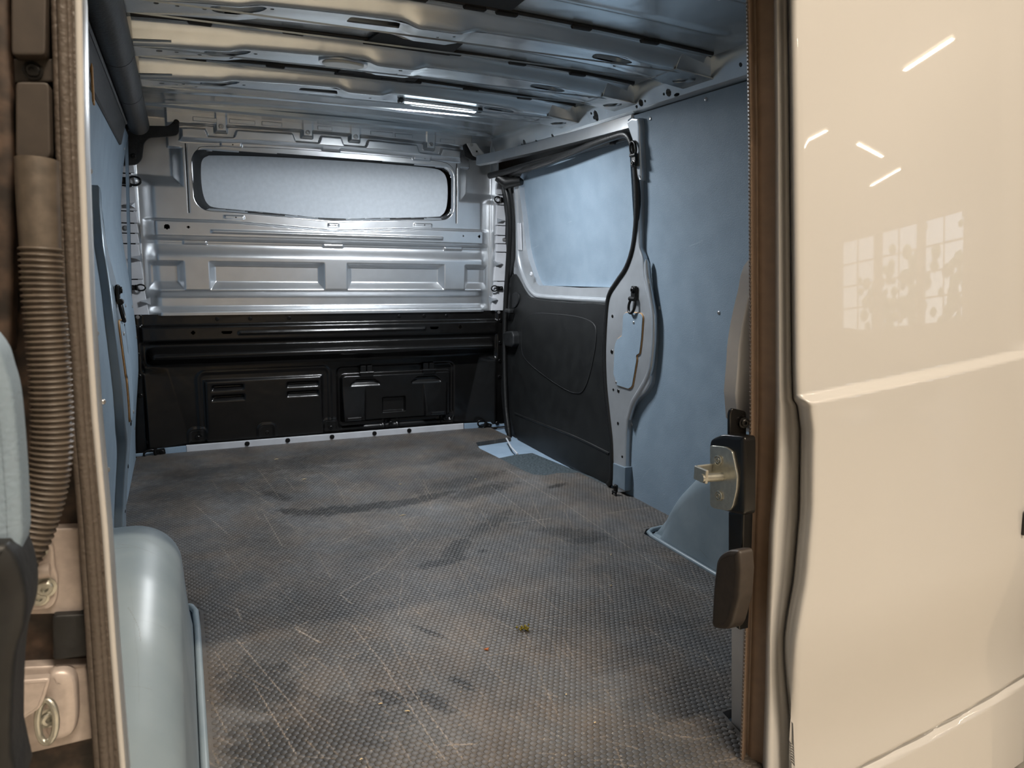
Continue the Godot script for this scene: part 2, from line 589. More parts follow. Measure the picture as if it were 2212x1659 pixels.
func make_materials() -> void:
	var leather := grain_normal(512, 0.16, 11, 3.0)
	var board_grain := grain_normal(1024, 0.30, 14, 2.0)
	var rubber_grain := grain_normal(256, 0.12, 12, 4.0)
	var wave := grain_normal(256, 0.012, 13, 3.0)
	# painted sheet metal inside the van
	M.paint = tri(mat(Color(1, 1, 1), 0.33, 0.92, 0.5), 1.7, mottle(Color(0.80, 0.81, 0.82), Color(0.84, 0.85, 0.86), 0.02, 21), wave, 0.12)
	M.pale = tri(mat(Color(1, 1, 1), 0.40, 0.0, 0.5), 2.1, mottle(Color(0.70, 0.71, 0.73), Color(0.76, 0.77, 0.79), 0.02, 22), wave, 0.15)
	M.roof = tri(mat(Color(1, 1, 1), 0.24, 0.72, 0.5), 1.7, mottle(Color(0.74, 0.77, 0.79), Color(0.78, 0.81, 0.83), 0.02, 23), wave, 0.25)
	M.bright = tri(mat(Color(1, 1, 1), 0.32, 0.70, 0.5), 1.7, mottle(Color(0.74, 0.76, 0.78), Color(0.79, 0.81, 0.83), 0.02, 24), wave, 0.25)
	# plastic-faced boards and wheel arch covers
	M.board = tri(mat(Color(1, 1, 1), 0.60, 0.0, 0.4), 0.85, scuffed(Color(0.445, 0.51, 0.565), Color(0.475, 0.54, 0.595), Color(0.72, 0.76, 0.80), 26, 25, 1024), board_grain, 0.22)
	M.window_board = tri(mat(Color(1, 1, 1), 0.60, 0.0, 0.4), 5.0, mottle(Color(0.71, 0.74, 0.77), Color(0.75, 0.78, 0.81), 0.03, 26), leather, 0.35)
	M.arch = tri(mat(Color(1, 1, 1), 0.38, 0.0, 0.5), 1.1, scuffed(Color(0.44, 0.495, 0.53), Color(0.49, 0.54, 0.57), Color(0.34, 0.33, 0.30), 60, 27))
	M.floor_steel = tri(mat(Color(1, 1, 1), 0.45, 0.1), 2.0, mottle(Color(0.52, 0.60, 0.68), Color(0.58, 0.66, 0.73), 0.02, 28))
	M.sill_plastic = tri(mat(Color(1, 1, 1), 0.55), 6.0, mottle(Color(0.16, 0.20, 0.22), Color(0.30, 0.34, 0.36), 0.05, 29, 1.8), rubber_grain, 0.5)
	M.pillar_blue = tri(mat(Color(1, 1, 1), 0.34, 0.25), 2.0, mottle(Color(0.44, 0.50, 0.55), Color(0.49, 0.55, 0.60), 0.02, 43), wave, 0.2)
	# blacks
	M.black = tri(mat(Color(1, 1, 1), 0.24, 0.0, 0.5), 2.0, mottle(Color(0.045, 0.043, 0.042), Color(0.065, 0.062, 0.06), 0.02, 30, 1.5), wave, 0.25)
	M.black_plastic = tri(mat(Color(1, 1, 1), 0.52, 0.0, 0.45), 3.0, mottle(Color(0.085, 0.09, 0.095), Color(0.13, 0.135, 0.14), 0.03, 31, 1.6), rubber_grain, 0.08)
	M.trim = tri(mat(Color(1, 1, 1), 0.46, 0.0, 0.45), 1.6, scuffed(Color(0.075, 0.08, 0.083), Color(0.105, 0.11, 0.112), Color(0.30, 0.30, 0.28), 90, 32))
	M.rubber = tri(mat(Color(0.055, 0.055, 0.055), 0.42), 4.0, null, rubber_grain, 0.2)
	M.recess_shade = tri(mat(Color(0.11, 0.115, 0.12), 0.42), 4.0, null, rubber_grain, 0.1)  # dark grey that carries the shade of the window recess
	M.hardware = mat(Color(0.05, 0.05, 0.052), 0.35, 0.3)
	M.mastic = mat(Color(0.10, 0.09, 0.08), 0.6)
	M.pad = mat(Color(0.035, 0.033, 0.032), 0.75)
	M.brown_rubber = tri(mat(Color(1, 1, 1), 0.5), 5.0, mottle(Color(0.28, 0.25, 0.225), Color(0.32, 0.29, 0.265), 0.03, 33), rubber_grain, 0.3)
	M.warm_lit_rubber = tri(mat(Color(1, 1, 1), 0.45), 5.0, mottle(Color(0.40, 0.34, 0.29), Color(0.46, 0.39, 0.33), 0.03, 44))  # seal rubber again, lightened with the warm light it reflects
	M.conduit = tri(mat(Color(1, 1, 1), 0.42), 6.0, mottle(Color(0.24, 0.215, 0.19), Color(0.36, 0.325, 0.29), 0.03, 34, 1.4))
	M.dark_brown = tri(mat(Color(1, 1, 1), 0.5), 5.0, mottle(Color(0.12, 0.095, 0.08), Color(0.30, 0.24, 0.20), 0.025, 35, 1.8))  # blotchy dark brown for jamb, rear sill and tree trunks
	M.cover = tri(mat(Color(1, 1, 1), 0.55), 6.0, mottle(Color(0.16, 0.135, 0.115), Color(0.21, 0.18, 0.155), 0.03, 36))
	# metals, wood
	M.zinc = tri(mat(Color(1, 1, 1), 0.30, 0.85), 12.0, mottle(Color(0.70, 0.70, 0.67), Color(0.77, 0.77, 0.73), 0.03, 37))
	M.steel = mat(Color(0.72, 0.72, 0.72), 0.28, 0.85)
	M.cast = tri(mat(Color(1, 1, 1), 0.42, 0.25), 8.0, mottle(Color(0.68, 0.635, 0.61), Color(0.75, 0.705, 0.675), 0.04, 38))
	M.plywood = tri(mat(Color(1, 1, 1), 0.7), 9.0, mottle(Color(0.62, 0.46, 0.28), Color(0.72, 0.57, 0.38), 0.05, 39))
	# outside
	M.body = tri(mat(Color(0.685, 0.68, 0.67), 0.32, 0.0, 0.5), 2.0)
	M.body.clearcoat_enabled = true
	M.body.clearcoat = 0.6
	M.body.clearcoat_roughness = 0.02
	M.badge = mat(Color(0.06, 0.055, 0.05), 0.3)
	M.lens = mat(Color(0.78, 0.78, 0.74), 0.3)
	M.moss = tri(mat(Color(1, 1, 1), 0.9), 30.0, mottle(Color(0.35, 0.32, 0.08), Color(0.55, 0.50, 0.16), 0.08, 40, 2.0))
	M.leaf = mat(Color(0.62, 0.34, 0.16), 0.8)
	M.chip = mat(Color(0.78, 0.70, 0.55), 0.8)
	# hall
	M.hall_wall = mat(Color(0.80, 0.775, 0.74), 0.9)
	M.hall_ceiling = mat(Color(0.78, 0.755, 0.72), 0.9)
	M.hall_floor = tri(mat(Color(1, 1, 1), 0.35), 0.3, mottle(Color(0.76, 0.73, 0.68), Color(0.81, 0.78, 0.73), 0.02, 41))
	M.frame = mat(Color(0.75, 0.73, 0.70), 0.6)
	M.leaves = tri(mat(Color(1, 1, 1), 0.8), 1.0, mottle(Color(0.24, 0.40, 0.12), Color(0.48, 0.60, 0.26), 0.06, 42, 2.0))
	M.glass = mat(Color(0.8, 0.9, 0.9, 0.12), 0.02)
	M.glass.transparency = BaseMaterial3D.TRANSPARENCY_ALPHA
	M.dark_glass = mat(Color(0.05, 0.06, 0.07), 0.08)
	M.car = mat(Color(0.13, 0.12, 0.12), 0.25, 0.2)
	M.tyre = mat(Color(0.04, 0.04, 0.04), 0.8)
func glow(color: Color, e: float) -> StandardMaterial3D:
	var m := mat(Color(0.9, 0.9, 0.9), 0.5)
	m.emission_enabled = true
	m.emission = color
	m.emission_energy_multiplier = e
	return m

# ------------------------------------------------------------------ camera, sky, exposure
func make_view() -> void:
	eye_basis = Basis(Vector3.UP, -deg_to_rad(24.4784)) * Basis(Vector3.RIGHT, -deg_to_rad(9.6273)) * Basis(Vector3.BACK, deg_to_rad(1.0587))
	var cam := Camera3D.new()
	cam.name = "camera"
	cam.fov = rad_to_deg(2.0 * atan(829.5 / FPX))
	cam.near = 0.02
	cam.far = 200.0
	cam.transform = Transform3D(eye_basis, EYE)
	var lens := CameraAttributesPhysical.new()
	lens.frustum_focal_length = 12.0 / tan(deg_to_rad(cam.fov) / 2.0)
	lens.frustum_near = 0.02
	lens.frustum_far = 200.0
	lens.frustum_focus_distance = 1.75
	lens.exposure_aperture = 10.0
	cam.attributes = lens
	add_child(cam)
	cam.current = true
	var we := WorldEnvironment.new()
	we.name = "world_environment"
	var env := Environment.new()
	env.background_mode = Environment.BG_SKY
	var sky := Sky.new()
	var sm := ProceduralSkyMaterial.new()
	sm.sky_top_color = Color(0.55, 0.68, 0.85)
	sm.sky_horizon_color = Color(0.85, 0.88, 0.90)
	sm.ground_bottom_color = Color(0.30, 0.32, 0.26)
	sm.ground_horizon_color = Color(0.55, 0.58, 0.52)
	sm.sky_energy_multiplier = 2.0
	sky.sky_material = sm
	env.sky = sky
	env.tonemap_mode = Environment.TONE_MAPPER_LINEAR
	env.tonemap_exposure = 1.0
	env.sdfgi_enabled = true
	env.ssao_enabled = true
	env.ssil_enabled = true
	we.environment = env
	add_child(we)

# ------------------------------------------------------------------ the hall the van stands in: it lights the van and is mirrored in the rear door
const GROUND := -0.56
const CEIL := 4.7
func hall_lamp(a: Vector3, b: Vector3, power: float) -> void:
	var mid := (a + b) * 0.5
	var dir := (b - a).normalized()
	var side := dir.cross(Vector3.UP).normalized()
	var length := a.distance_to(b)
	var t := thing("ceiling_lamp", "long linear lamp hanging under the hall ceiling outside the van", "lamp", mid, "linear lamps of the hall")
	var bs := Basis(dir, Vector3.UP, side)
	var m := Mb.new()
	m.box(mid + Vector3(0, 0.045, 0), Vector3(length + 0.06, 0.05, 0.14), 0.01, bs)
	made(m, "housing", M.frame, t)
	m = Mb.new()
	m.box(mid, Vector3(length, 0.03, 0.10), 0.008, bs)
	made(m, "diffuser", M.hall_glow, t)
	for e in [-0.35, 0.35]:
		m = Mb.new()
		m.tube(PackedVector3Array([mid + dir * length * e + Vector3(0, 0.06, 0), Vector3(mid.x + dir.x * length * e, CEIL, mid.z + dir.z * length * e)]), PackedFloat32Array([0.006]), 6)
		made(m, "suspension", M.frame, t)
	var l := AreaLight3D.new()
	l.name = "light"
	l.area_size = Vector2(length, 0.10)
	l.light_color = Color(1.0, 0.93, 0.84)
	l.light_energy = power
	l.area_normalize_energy = true
	l.shadow_enabled = true
	l.area_range = 40.0
	t.add_child(l)
	l.transform = Transform3D(Basis(dir, -side, Vector3.UP), Vector3(0, -0.03, 0))
func make_hall() -> void:
	var X0 := -8.0
	var X1 := 18.0
	var Z0 := -7.0
	var Z1 := 15.0
	M.hall_glow = glow(Color(1.0, 0.93, 0.82), 6.0)
	var m := Mb.new()
	m.box(Vector3((X0 + X1) / 2, GROUND - 0.1, (Z0 + Z1) / 2), Vector3(X1 - X0 + 0.6, 0.2, Z1 - Z0 + 0.6))
	struct(m, "floor", M.hall_floor, "pale concrete floor of the hall")
	m = Mb.new()
	m.box(Vector3((X0 + X1) / 2, CEIL + 0.1, (Z0 + Z1) / 2), Vector3(X1 - X0 + 0.6, 0.2, Z1 - Z0 + 0.6))
	struct(m, "ceiling", M.hall_ceiling, "flat beige ceiling of the hall")
	m = Mb.new()
	m.box(Vector3(X0 - 0.15, (GROUND + CEIL) / 2, (Z0 + Z1) / 2), Vector3(0.3, CEIL - GROUND, Z1 - Z0))
	struct(m, "wall_left", M.hall_wall, "plain beige wall of the hall")
	m = Mb.new()
	m.box(Vector3((X0 + X1) / 2, (GROUND + CEIL) / 2, Z0 - 0.15), Vector3(X1 - X0, CEIL - GROUND, 0.3))
	struct(m, "wall_front", M.hall_wall, "plain beige wall of the hall")
	m = Mb.new()
	m.box(Vector3((X0 + X1) / 2, (GROUND + CEIL) / 2, Z1 + 0.15), Vector3(X1 - X0, CEIL - GROUND, 0.3))
	struct(m, "wall_back", M.hall_wall, "plain beige wall of the hall")
	# the glazed wall that shows in the door
	var w := structure("wall_right", Vector3(X1, GROUND, 5.0), "wall of the hall with tall glazed openings")
	m = Mb.new()
	var holes := []
	for k in 3:
		holes.append(rect(8.3 + 2.1 * k, 0.9, 10.1 + 2.1 * k, 3.6))
	m.sheet(rect(Z0, GROUND, Z1, CEIL), 0.0, -0.25, flat_x(X1, -1.0), 0.0, [], holes, true)
	made(m, "wall_face", M.hall_wall, w)
	for k in 3:
		var o := structure("window_%d" % (k + 1), Vector3(X1 + 0.1, 0.9, 9.2 + 2.1 * k))
		m = Mb.new()
		for z in [8.32, 9.2, 10.08]:
			m.box(Vector3(X1 + 0.1, 2.25, z + 2.1 * k), Vector3(0.06, 2.7, 0.05), 0.005)
		for y in [0.92, 1.6, 2.25, 2.9, 3.58]:
			m.box(Vector3(X1 + 0.1, y, 9.2 + 2.1 * k), Vector3(0.05, 0.05, 1.8), 0.005)
		made(m, "window_frame", M.frame, o)
		m = Mb.new()
		m.box(Vector3(X1 + 0.13, 2.25, 9.2 + 2.1 * k), Vector3(0.006, 2.68, 1.78))
		made(m, "pane", M.glass, o)
	# trees outside the glazing
	var g := RandomNumberGenerator.new()
	g.seed = 5
	for k in 4:
		var t := thing("garden_tree", "leafy green tree outside the hall windows", "tree", Vector3(23.0 + k % 2, GROUND, 9.0 + 2.4 * k), "trees outside the hall")
		m = Mb.new()
		m.tube(PackedVector3Array([t.position, t.position + Vector3(0.1, 2.2, 0)]), PackedFloat32Array([0.14, 0.09]), 8)
		made(m, "trunk", M.dark_brown, t)
		m = Mb.new()
		for q in 60:
			var c := t.position + Vector3(g.randfn(0, 0.55), 2.3 + g.randfn(0, 0.8), g.randfn(0, 0.55))
			var r := g.randf_range(0.12, 0.3)
			m.lathe([Vector2(0, -r), Vector2(r * 0.7, -r * 0.6), Vector2(r, 0), Vector2(r * 0.6, r * 0.7), Vector2(0, r)], Transform3D(Basis(Vector3(1, 0.3, 0).normalized(), g.randf() * 6.0), c), 6)
		made(m, "crown", M.leaves, t)
	# lamps; those far to the right are the ones mirrored in the door
	for l in [[Vector3(9.95, 0, 8.2), Vector3(9.99, 0, 9.5)], [Vector3(11.5, 0, 8.4), Vector3(13.1, 0, 8.7)], [Vector3(15.3, 0, 10.7), Vector3(14.7, 0, 9.1)], [Vector3(9.1, 0, 5.4), Vector3(8.9, 0, 4.2)],
			[Vector3(-0.7, 0, 2.05), Vector3(1.1, 0, 2.05), 28.0], [Vector3(0.4, 0, 3.9), Vector3(2.0, 0, 3.9), 10.0], [Vector3(-3.2, 0, 5.2), Vector3(-1.6, 0, 5.2)], [Vector3(0.4, 0, 6.4), Vector3(2.0, 0, 6.4)], [Vector3(4.2, 0, 2.0), Vector3(4.2, 0, 3.6)], [Vector3(-0.8, 0, 9.0), Vector3(0.8, 0, 9.0)], [Vector3(-5.5, 0, 3.0), Vector3(-5.5, 0, 4.6)]]:  # after the first, unseen lamps added to light the van from behind
		hall_lamp(l[0] + Vector3(0, 4.35, 0), l[1] + Vector3(0, 4.35, 0), l[2] if l.size() > 2 else 5.5)

func make_car() -> void:
	var at := Vector3(8.6, GROUND, 7.0)
	var t := thing("parked_car", "dark parked car in the hall behind the van, mirrored in the white door", "car", at)
	var turn := Basis(Vector3.UP, 0.75)
	var S := func(p: Vector2, d: float) -> Vector3: return at + turn * Vector3(p.x, p.y, d)
	var m := Mb.new()
	m.sheet(rounded(PackedVector2Array([Vector2(-2.1, 0.30), Vector2(2.1, 0.30), Vector2(2.15, 0.62), Vector2(1.9, 0.82), Vector2(1.1, 0.95), Vector2(-1.9, 0.98), Vector2(-2.15, 0.80)]), 0.12), -0.86, 0.86, S, 0.06, [], [], true)
	made(m, "body", M.car, t)
	m = Mb.new()
	m.sheet(rounded(PackedVector2Array([Vector2(-1.85, 0.93), Vector2(1.15, 0.93), Vector2(0.45, 1.42), Vector2(-1.2, 1.46)]), 0.12), -0.74, 0.74, S, 0.10, [], [], true)
	made(m, "cabin", M.dark_glass, t)
	for x in [-1.3, 1.3]:
		for sd in [-0.80, 0.80]:
			m = Mb.new()
			m.lathe([Vector2(0.0, 0.09), Vector2(0.20, 0.09), Vector2(0.22, 0.10), Vector2(0.31, 0.09), Vector2(0.32, 0.0), Vector2(0.31, -0.09), Vector2(0.0, -0.09)], Transform3D(turn * Basis(Vector3.RIGHT, PI * 0.5), S.call(Vector2(x, 0.32), sd)), 20)
			made(m, "wheel", M.tyre, t)
	for sd in [-0.62, 0.62]:
		m = Mb.new()
		m.box(S.call(Vector2(2.12, 0.68), sd), Vector3(0.08, 0.12, 0.32), 0.03, turn)
		made(m, "headlamp", M.lens, t)

# ------------------------------------------------------------------ bulkhead
func h_upper(x: float, y: float) -> float:
	var ax := absf(x)
	var h := -0.030
	if y < 0.868:
		# big pressed field with its four pockets
		var field := -0.004
		field = lerpf(-0.032, field, 1.0 - ramp(0.808, 0.863, y))
		if y < 0.682:
			field = lerpf(-0.030, -0.004, ramp(0.640, 0.682, y))
		if y < 0.612:
			field = lerpf(0.002, -0.030, ramp(0.584, 0.610, y))
		if y > 0.67 and y < 0.80:
			for p in [[-0.745, -0.605], [-0.512, -0.043], [0.053, 0.510], [0.610, 0.745]]:
				var t := pocket(x, y, p[0], p[1], 0.674, 0.794, 0.024, 0.024, 0.036, 0.020)
				if t > 0.0:
					field = lerpf(field, -0.036, t)
		h = field
		if ax < 0.62 and y > 0.855:
			for c in [-0.56, 0.0, 0.56]:
				h += 0.005 * pocket(x, y, c - 0.046, c + 0.046, 0.859, 0.876, 0.004, 0.004, 0.003, 0.003)
	else:
		if ax < 0.62 and y < 0.88:
			for c in [-0.56, 0.0, 0.56]:
				h += 0.005 * pocket(x, y, c - 0.046, c + 0.046, 0.859, 0.876, 0.004, 0.004, 0.003, 0.003)
		# box beam across the middle, with its bead
		var top := 0.959 - 0.023 * (1.0 - minf(ax / 0.42, 1.0))
		if y < 0.97:
			h = lerpf(h, 0.006, pocket(x, y, -0.762, 0.762, 0.876, top, 0.022, 0.022, 0.018, 0.007))
			var b := pocket(x, y, -0.500, 0.500, 0.9055, 0.9225, 0.008, 0.008, 0.007, 0.007)
			h += 0.006 * b
		# window frame
		if ax < 0.60 and y > 0.93 and y < 1.30:
			var d := -win_edge(x, y)
			if d > 0.0:
				h = lerpf(h, -0.045, ramp(0.002, 0.012, d))
			# stepped tabs over and under the window
			for c in [[-0.404, 1.2655, 0.042], [0.0, 1.279, 0.040], [0.408, 1.2695, 0.043]]:
				h += 0.006 * pocket(x, y, c[0] - c[2], c[0] + c[2], c[1] - 0.010, c[1] + 0.010, 0.004, 0.004, 0.003, 0.003)
			for c in [[-0.404, 0.975, 0.040], [0.004, 0.958, 0.024], [0.413, 0.973, 0.044]]:
				h += 0.005 * pocket(x, y, c[0] - c[2], c[0] + c[2], c[1] - 0.008, c[1] + 0.008, 0.004, 0.004, 0.003, 0.003)
		# seams beside the window frame
		if y > 0.985 and y < 1.262:
			h -= 0.002 * (1.0 - ramp(0.0, 0.0045, absf(ax - 0.576)))
		# soft pads in the upper corners
		if ax > 0.58 and y > 1.06:
			h = lerpf(h, -0.058, pocket(ax, y, 0.590, 0.80, 1.085, 1.40, 0.045, 0.03, 0.045, 0.05))
		# hat section along the top with dips round its bolts
		if y > 1.24 and ax < 0.64:
			var te := 1.344 - 0.040 * ax * ax
			var dip := 0.0
			for c in [0.441, 0.101]:
				dip = maxf(dip, pocket(ax, 0.0, c - 0.060, c + 0.060, -1.0, 1.0, 0.012, 0.012, 1.0, 1.0))
			var bar := pocket(x, y, -0.600, 0.600, 1.264 + 0.012 * (1.0 - ramp(0.2, 0.6, ax)), te - 0.008 - 0.030 * dip, 0.012, 0.012, 0.014, 0.010)
			h = lerpf(lerpf(h, -0.075, pocket(x, y, -0.62, 0.62, te - 0.06, te + 0.02, 0.02, 0.02, 0.01, 0.01)), -0.006, bar)
			h = lerpf(h, 0.002, ramp(te - 0.008, te, y))
			for c in [0.441, 0.101]:
				h = maxf(h, lerpf(-0.03, 0.004, pocket(ax, y, c - 0.025, c + 0.025, te - 0.030, 1.40, 0.005, 0.005, 0.006, 0.01)))
	# the pressing falls away towards its sides
	if y < 1.12:
		h = lerpf(h, -0.052, ramp(0.694, 0.756, ax) * (1.0 - ramp(1.08, 1.12, y)))
	# flange at the sides
	var s := ramp(0.760, 0.772, ax)
	h = lerpf(h, 0.0, s)
	return h
# signed distance to the edge of the window opening, below 0 inside
func win_edge(x: float, y: float) -> float:
	var ax := absf(x)
	var yb := 0.974 + 0.047 * ax
	var yt := 1.257 - 0.045 * maxf(0.0, ax - 0.1) * ax
	return rr(x, y, 0.004, (yb + yt) * 0.5, 0.561, (yt - yb) * 0.5, 0.055)
func h_lower(x: float, y: float) -> float:
	var ax := absf(x)
	var h := -0.008
	h = lerpf(h, 0.006, 1.0 - ramp(0.522, 0.536, y))
	h = lerpf(h, -0.006, 1.0 - ramp(0.452, 0.474, y))
	h += 0.006 * pocket(x, y, -0.412, 0.412, 0.488, 0.504, 0.007, 0.007, 0.007, 0.007)
	# rounded ridge
	if y < 0.462 and y > 0.34:
		var e := 1.0 - ramp(0.735, 0.765, ax)
		var up := 1.0 - ramp(0.412, 0.448, y)
		var dn := ramp(0.360, 0.408, y)
		h = lerpf(h, 0.052, up * dn * e)
	if y < 0.40:
		h = lerpf(h, -0.014, 1.0 - ramp(0.355, 0.395, y))
		# the sides come forward
		var crease := 0.655 + 0.22 * (y - 0.19)
		h += 0.20 * maxf(0.0, ax - crease) * (1.0 - ramp(0.33, 0.37, y))
		# raised field with louvres on the left
		if x < 0.0:
			var rim := absf(rr(x, y, -0.305, 0.16, 0.272, 0.172, 0.03))
			if y > 0.06:
				h += 0.004 * (1.0 - ramp(0.004, 0.011, rim))
			h += 0.010 * pocket(x, y, -0.558, -0.062, -0.2, 0.300, 0.012, 0.012, 0.01, 0.010)
			for c in [[-0.528, -0.396, 0.249, 0.276], [-0.530, -0.394, 0.205, 0.232], [-0.221, -0.079, 0.247, 0.275], [-0.222, -0.080, 0.205, 0.233]]:
				h -= 0.016 * pocket(x, y, c[0], c[1], c[2], c[3], 0.012, 0.012, 0.018, 0.005)
		else:
			# shallow tray under the hatch
			var d := -rr(x, y, 0.28, 0.19, 0.285, 0.145, 0.03)
			h -= 0.010 * ramp(0.0, 0.012, d)
		# cups round the foot bolts
		for c in [-0.589, -0.31, -0.033, 0.246, 0.521]:
			var q := absf(rr(x, y, c, 0.045, 0.034, 0.045, 0.02))
			h += 0.004 * (1.0 - ramp(0.003, 0.009, q))
	h = lerpf(h, 0.002, ramp(0.772, 0.785, ax))
	return h
func h_hatch(x: float, y: float) -> float:
	var d := -rr(x, y, 0.28, 0.184, 0.266, 0.112, 0.022)
	var h := -0.022 + 0.020 * ramp(0.0, 0.010, d)
	h -= 0.016 * pocket(x, y, 0.207, 0.316, 0.110, 0.180, 0.003, 0.003, 0.003, 0.003)
	for c in [[0.058, 0.198], [0.347, 0.494]]:
		var t: float = (x - c[0]) / (c[1] - c[0])
		var k := minf(t, 1.0 - t)
		if k > 0.0:
			h -= 0.016 * pocket(x, y, c[0], c[1], 0.238, 0.248 + 0.022 * minf(1.0, k * 5.0), 0.01, 0.01, 0.02, 0.003)
	for c in [[0.016, 0.128], [0.404, 0.522]]:
		h += 0.020 * pocket(x, y, c[0], c[1], 0.074, 0.24, 0.010, 0.010, 0.008, 0.14)
	return h
func field(f: Callable, x0: float, x1: float, y0: float, y1: float, s: float, skip = null) -> Mb:
	var nu := int(round((x1 - x0) / s)) + 1
	var nv := int(round((y1 - y0) / s)) + 1
	var p := PackedVector3Array()
	var k := PackedByteArray()
	for j in nv:
		var y := lerpf(y0, y1, float(j) / (nv - 1))
		for i in nu:
			var x := lerpf(x0, x1, float(i) / (nu - 1))
			p.append(Vector3(x, y, BZ + f.call(x, y)))
			if skip != null:
				k.append(1 if skip.call(x, y) else 0)
	var m := Mb.new()
	m.grid(p, nu, nv, PackedVector2Array(), k)
	return m
func ring_handle(called: String, label: String, at: Vector3, out: Vector3, along: Vector3, size: float, group := "") -> void:
	# fixed eye: foot plate with a bolt, and an oval loop hanging from it
	var t := thing(called, label, "tie-down", at, group)
	var side := out.cross(along).normalized()
	var bs := Basis(side, along.normalized(), out.normalized())
	var m := Mb.new()
	m.box(at + out * 0.005, Vector3(size * 0.42, size * 0.62, 0.010), 0.003, bs)
	m.tube(PackedVector3Array([at - side * size * 0.24 - along * size * 0.30 + out * 0.010, at + side * size * 0.24 - along * size * 0.30 + out * 0.010]), PackedFloat32Array([size * 0.11]), 10)
	made(m, "foot", M.hardware, t)
	turned("bolt", "bolt", at + out * 0.010 + along * size * 0.12, out, size * 0.12, M.hardware, t)
	m = Mb.new()
	var path := PackedVector3Array()
	for i in 20:
		var a := TAU * i / 20
		path.append(at + out * (0.012 + 0.004 * cos(a)) - along * (size * 0.62 + size * 0.36 * cos(a)) + side * size * 0.26 * sin(a))
	m.tube(path, PackedFloat32Array([size * 0.068]), 8, true)
	made(m, "loop", M.hardware, t)
func make_bulkhead() -> void:
	var bk := thing("bulkhead", "pressed steel bulkhead across the front of the load bay, silver-grey above and black below", "bulkhead", Vector3(0, 0, BZ))
	var hole := func(x: float, y: float) -> bool:
		if y > 0.96 and y < 1.27 and win_edge(x, y) < -0.010:
			return true
		return Vector2(x + 0.66, (y - 0.927) * 1.1).length() < 0.0135 or Vector2(x + 0.582, y - 0.928).length() < 0.008 or Vector2(x - 0.678, y - 0.928).length() < 0.009 or Vector2(x - 0.598, y - 0.928).length() < 0.006
	var up := made(field(h_upper, -0.776, 0.776, 0.573, 1.385, 0.0034, hole), "upper_panel", M.paint, bk, "silver-grey upper pressing with four pockets and a cross beam")
	var low_hole := func(x: float, y: float) -> bool:
		var ax := absf(x)
		return Vector2(ax - 0.586, y - 0.502).length() < 0.011 or rr(ax, y, 0.455, 0.501, 0.024, 0.009, 0.008) < 0.0
	made(field(h_lower, -0.825, 0.825, 0.012, 0.577, 0.0042, low_hole), "lower_panel", M.black, bk, "glossy black lower pressing with a rounded ridge")
	var ht := made(field(h_hatch, 0.012, 0.548, 0.070, 0.298, 0.0036), "hatch", M.black, bk, "black hatch lid with two hinges")
	for x in [0.134, 0.4325]:
		var m := Mb.new()
		for k in [-1, 1]:
			m.box(Vector3(x + k * 0.0145, 0.318, BZ - 0.006), Vector3(0.026, 0.032, 0.012), 0.003)
		m.tube(PackedVector3Array([Vector3(x - 0.032, 0.300, BZ + 0.000), Vector3(x + 0.032, 0.300, BZ + 0.000)]), PackedFloat32Array([0.007]), 10)
		m.box(Vector3(x, 0.288, BZ - 0.001), Vector3(0.060, 0.018, 0.010), 0.003)
		made(m, "hinge", M.black, ht)
	for x in [0.07, 0.47]:
		var m := Mb.new()
		m.box(Vector3(x, 0.092, BZ + 0.018), Vector3(0.070, 0.016, 0.012), 0.004)
		made(m, "catch", M.black, ht)
	# board closing the window opening
	var m := Mb.new()
	m.sheet(smoothed(on_z([[431, 362], [434, 345], [445, 334], [470, 331], [600, 335], [760, 344], [880, 353], [945, 360], [965, 367], [975, 381], [978, 405], [977, 435], [972, 455], [961, 466], [945, 470], [880, 472], [800, 473], [722, 475], [600, 463], [500, 454], [462, 450], [447, 443], [437, 425], [432, 395]], BZ)), -0.090, -0.0690, flat_z(BZ), 0.002)
	made(m, "window_board", M.window_board, bk, "grained pale grey board closing the window opening")
	# sloping band from frame to board, recess shade put into its dark colour
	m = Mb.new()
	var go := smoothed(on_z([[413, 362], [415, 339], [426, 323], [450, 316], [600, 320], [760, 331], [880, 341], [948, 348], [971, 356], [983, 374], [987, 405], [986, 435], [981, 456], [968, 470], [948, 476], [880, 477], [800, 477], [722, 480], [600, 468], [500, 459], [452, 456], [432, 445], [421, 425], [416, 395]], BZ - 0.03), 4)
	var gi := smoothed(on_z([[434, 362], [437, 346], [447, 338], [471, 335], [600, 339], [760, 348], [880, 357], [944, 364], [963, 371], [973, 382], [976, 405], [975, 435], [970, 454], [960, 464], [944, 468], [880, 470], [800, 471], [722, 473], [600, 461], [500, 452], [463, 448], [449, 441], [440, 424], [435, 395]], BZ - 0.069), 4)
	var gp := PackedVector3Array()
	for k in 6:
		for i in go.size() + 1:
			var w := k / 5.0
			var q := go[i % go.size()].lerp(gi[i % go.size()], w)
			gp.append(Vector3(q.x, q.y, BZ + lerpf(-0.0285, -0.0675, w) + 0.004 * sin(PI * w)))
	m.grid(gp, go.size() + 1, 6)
	made(m, "shaded_recess_band", M.recess_shade, bk, "dark grey slope round the window board, recess shade put into its colour")
	# rubber lip under the window, in three pieces
	for q in [[-0.35, -0.20, 0.0115], [-0.06, 0.06, 0.004], [0.26, 0.42, 0.0135]]:
		m = Mb.new()
		m.tube(PackedVector3Array([Vector3(q[0], 0.984 + 0.047 * absf(q[0]) - 0.004, BZ - 0.040), Vector3(q[1], 0.984 + 0.047 * absf(q[1]) - 0.004, BZ - 0.040)]), PackedFloat32Array([0.0055]), 8)
		made(m, "rubber_lip", M.rubber, bk)
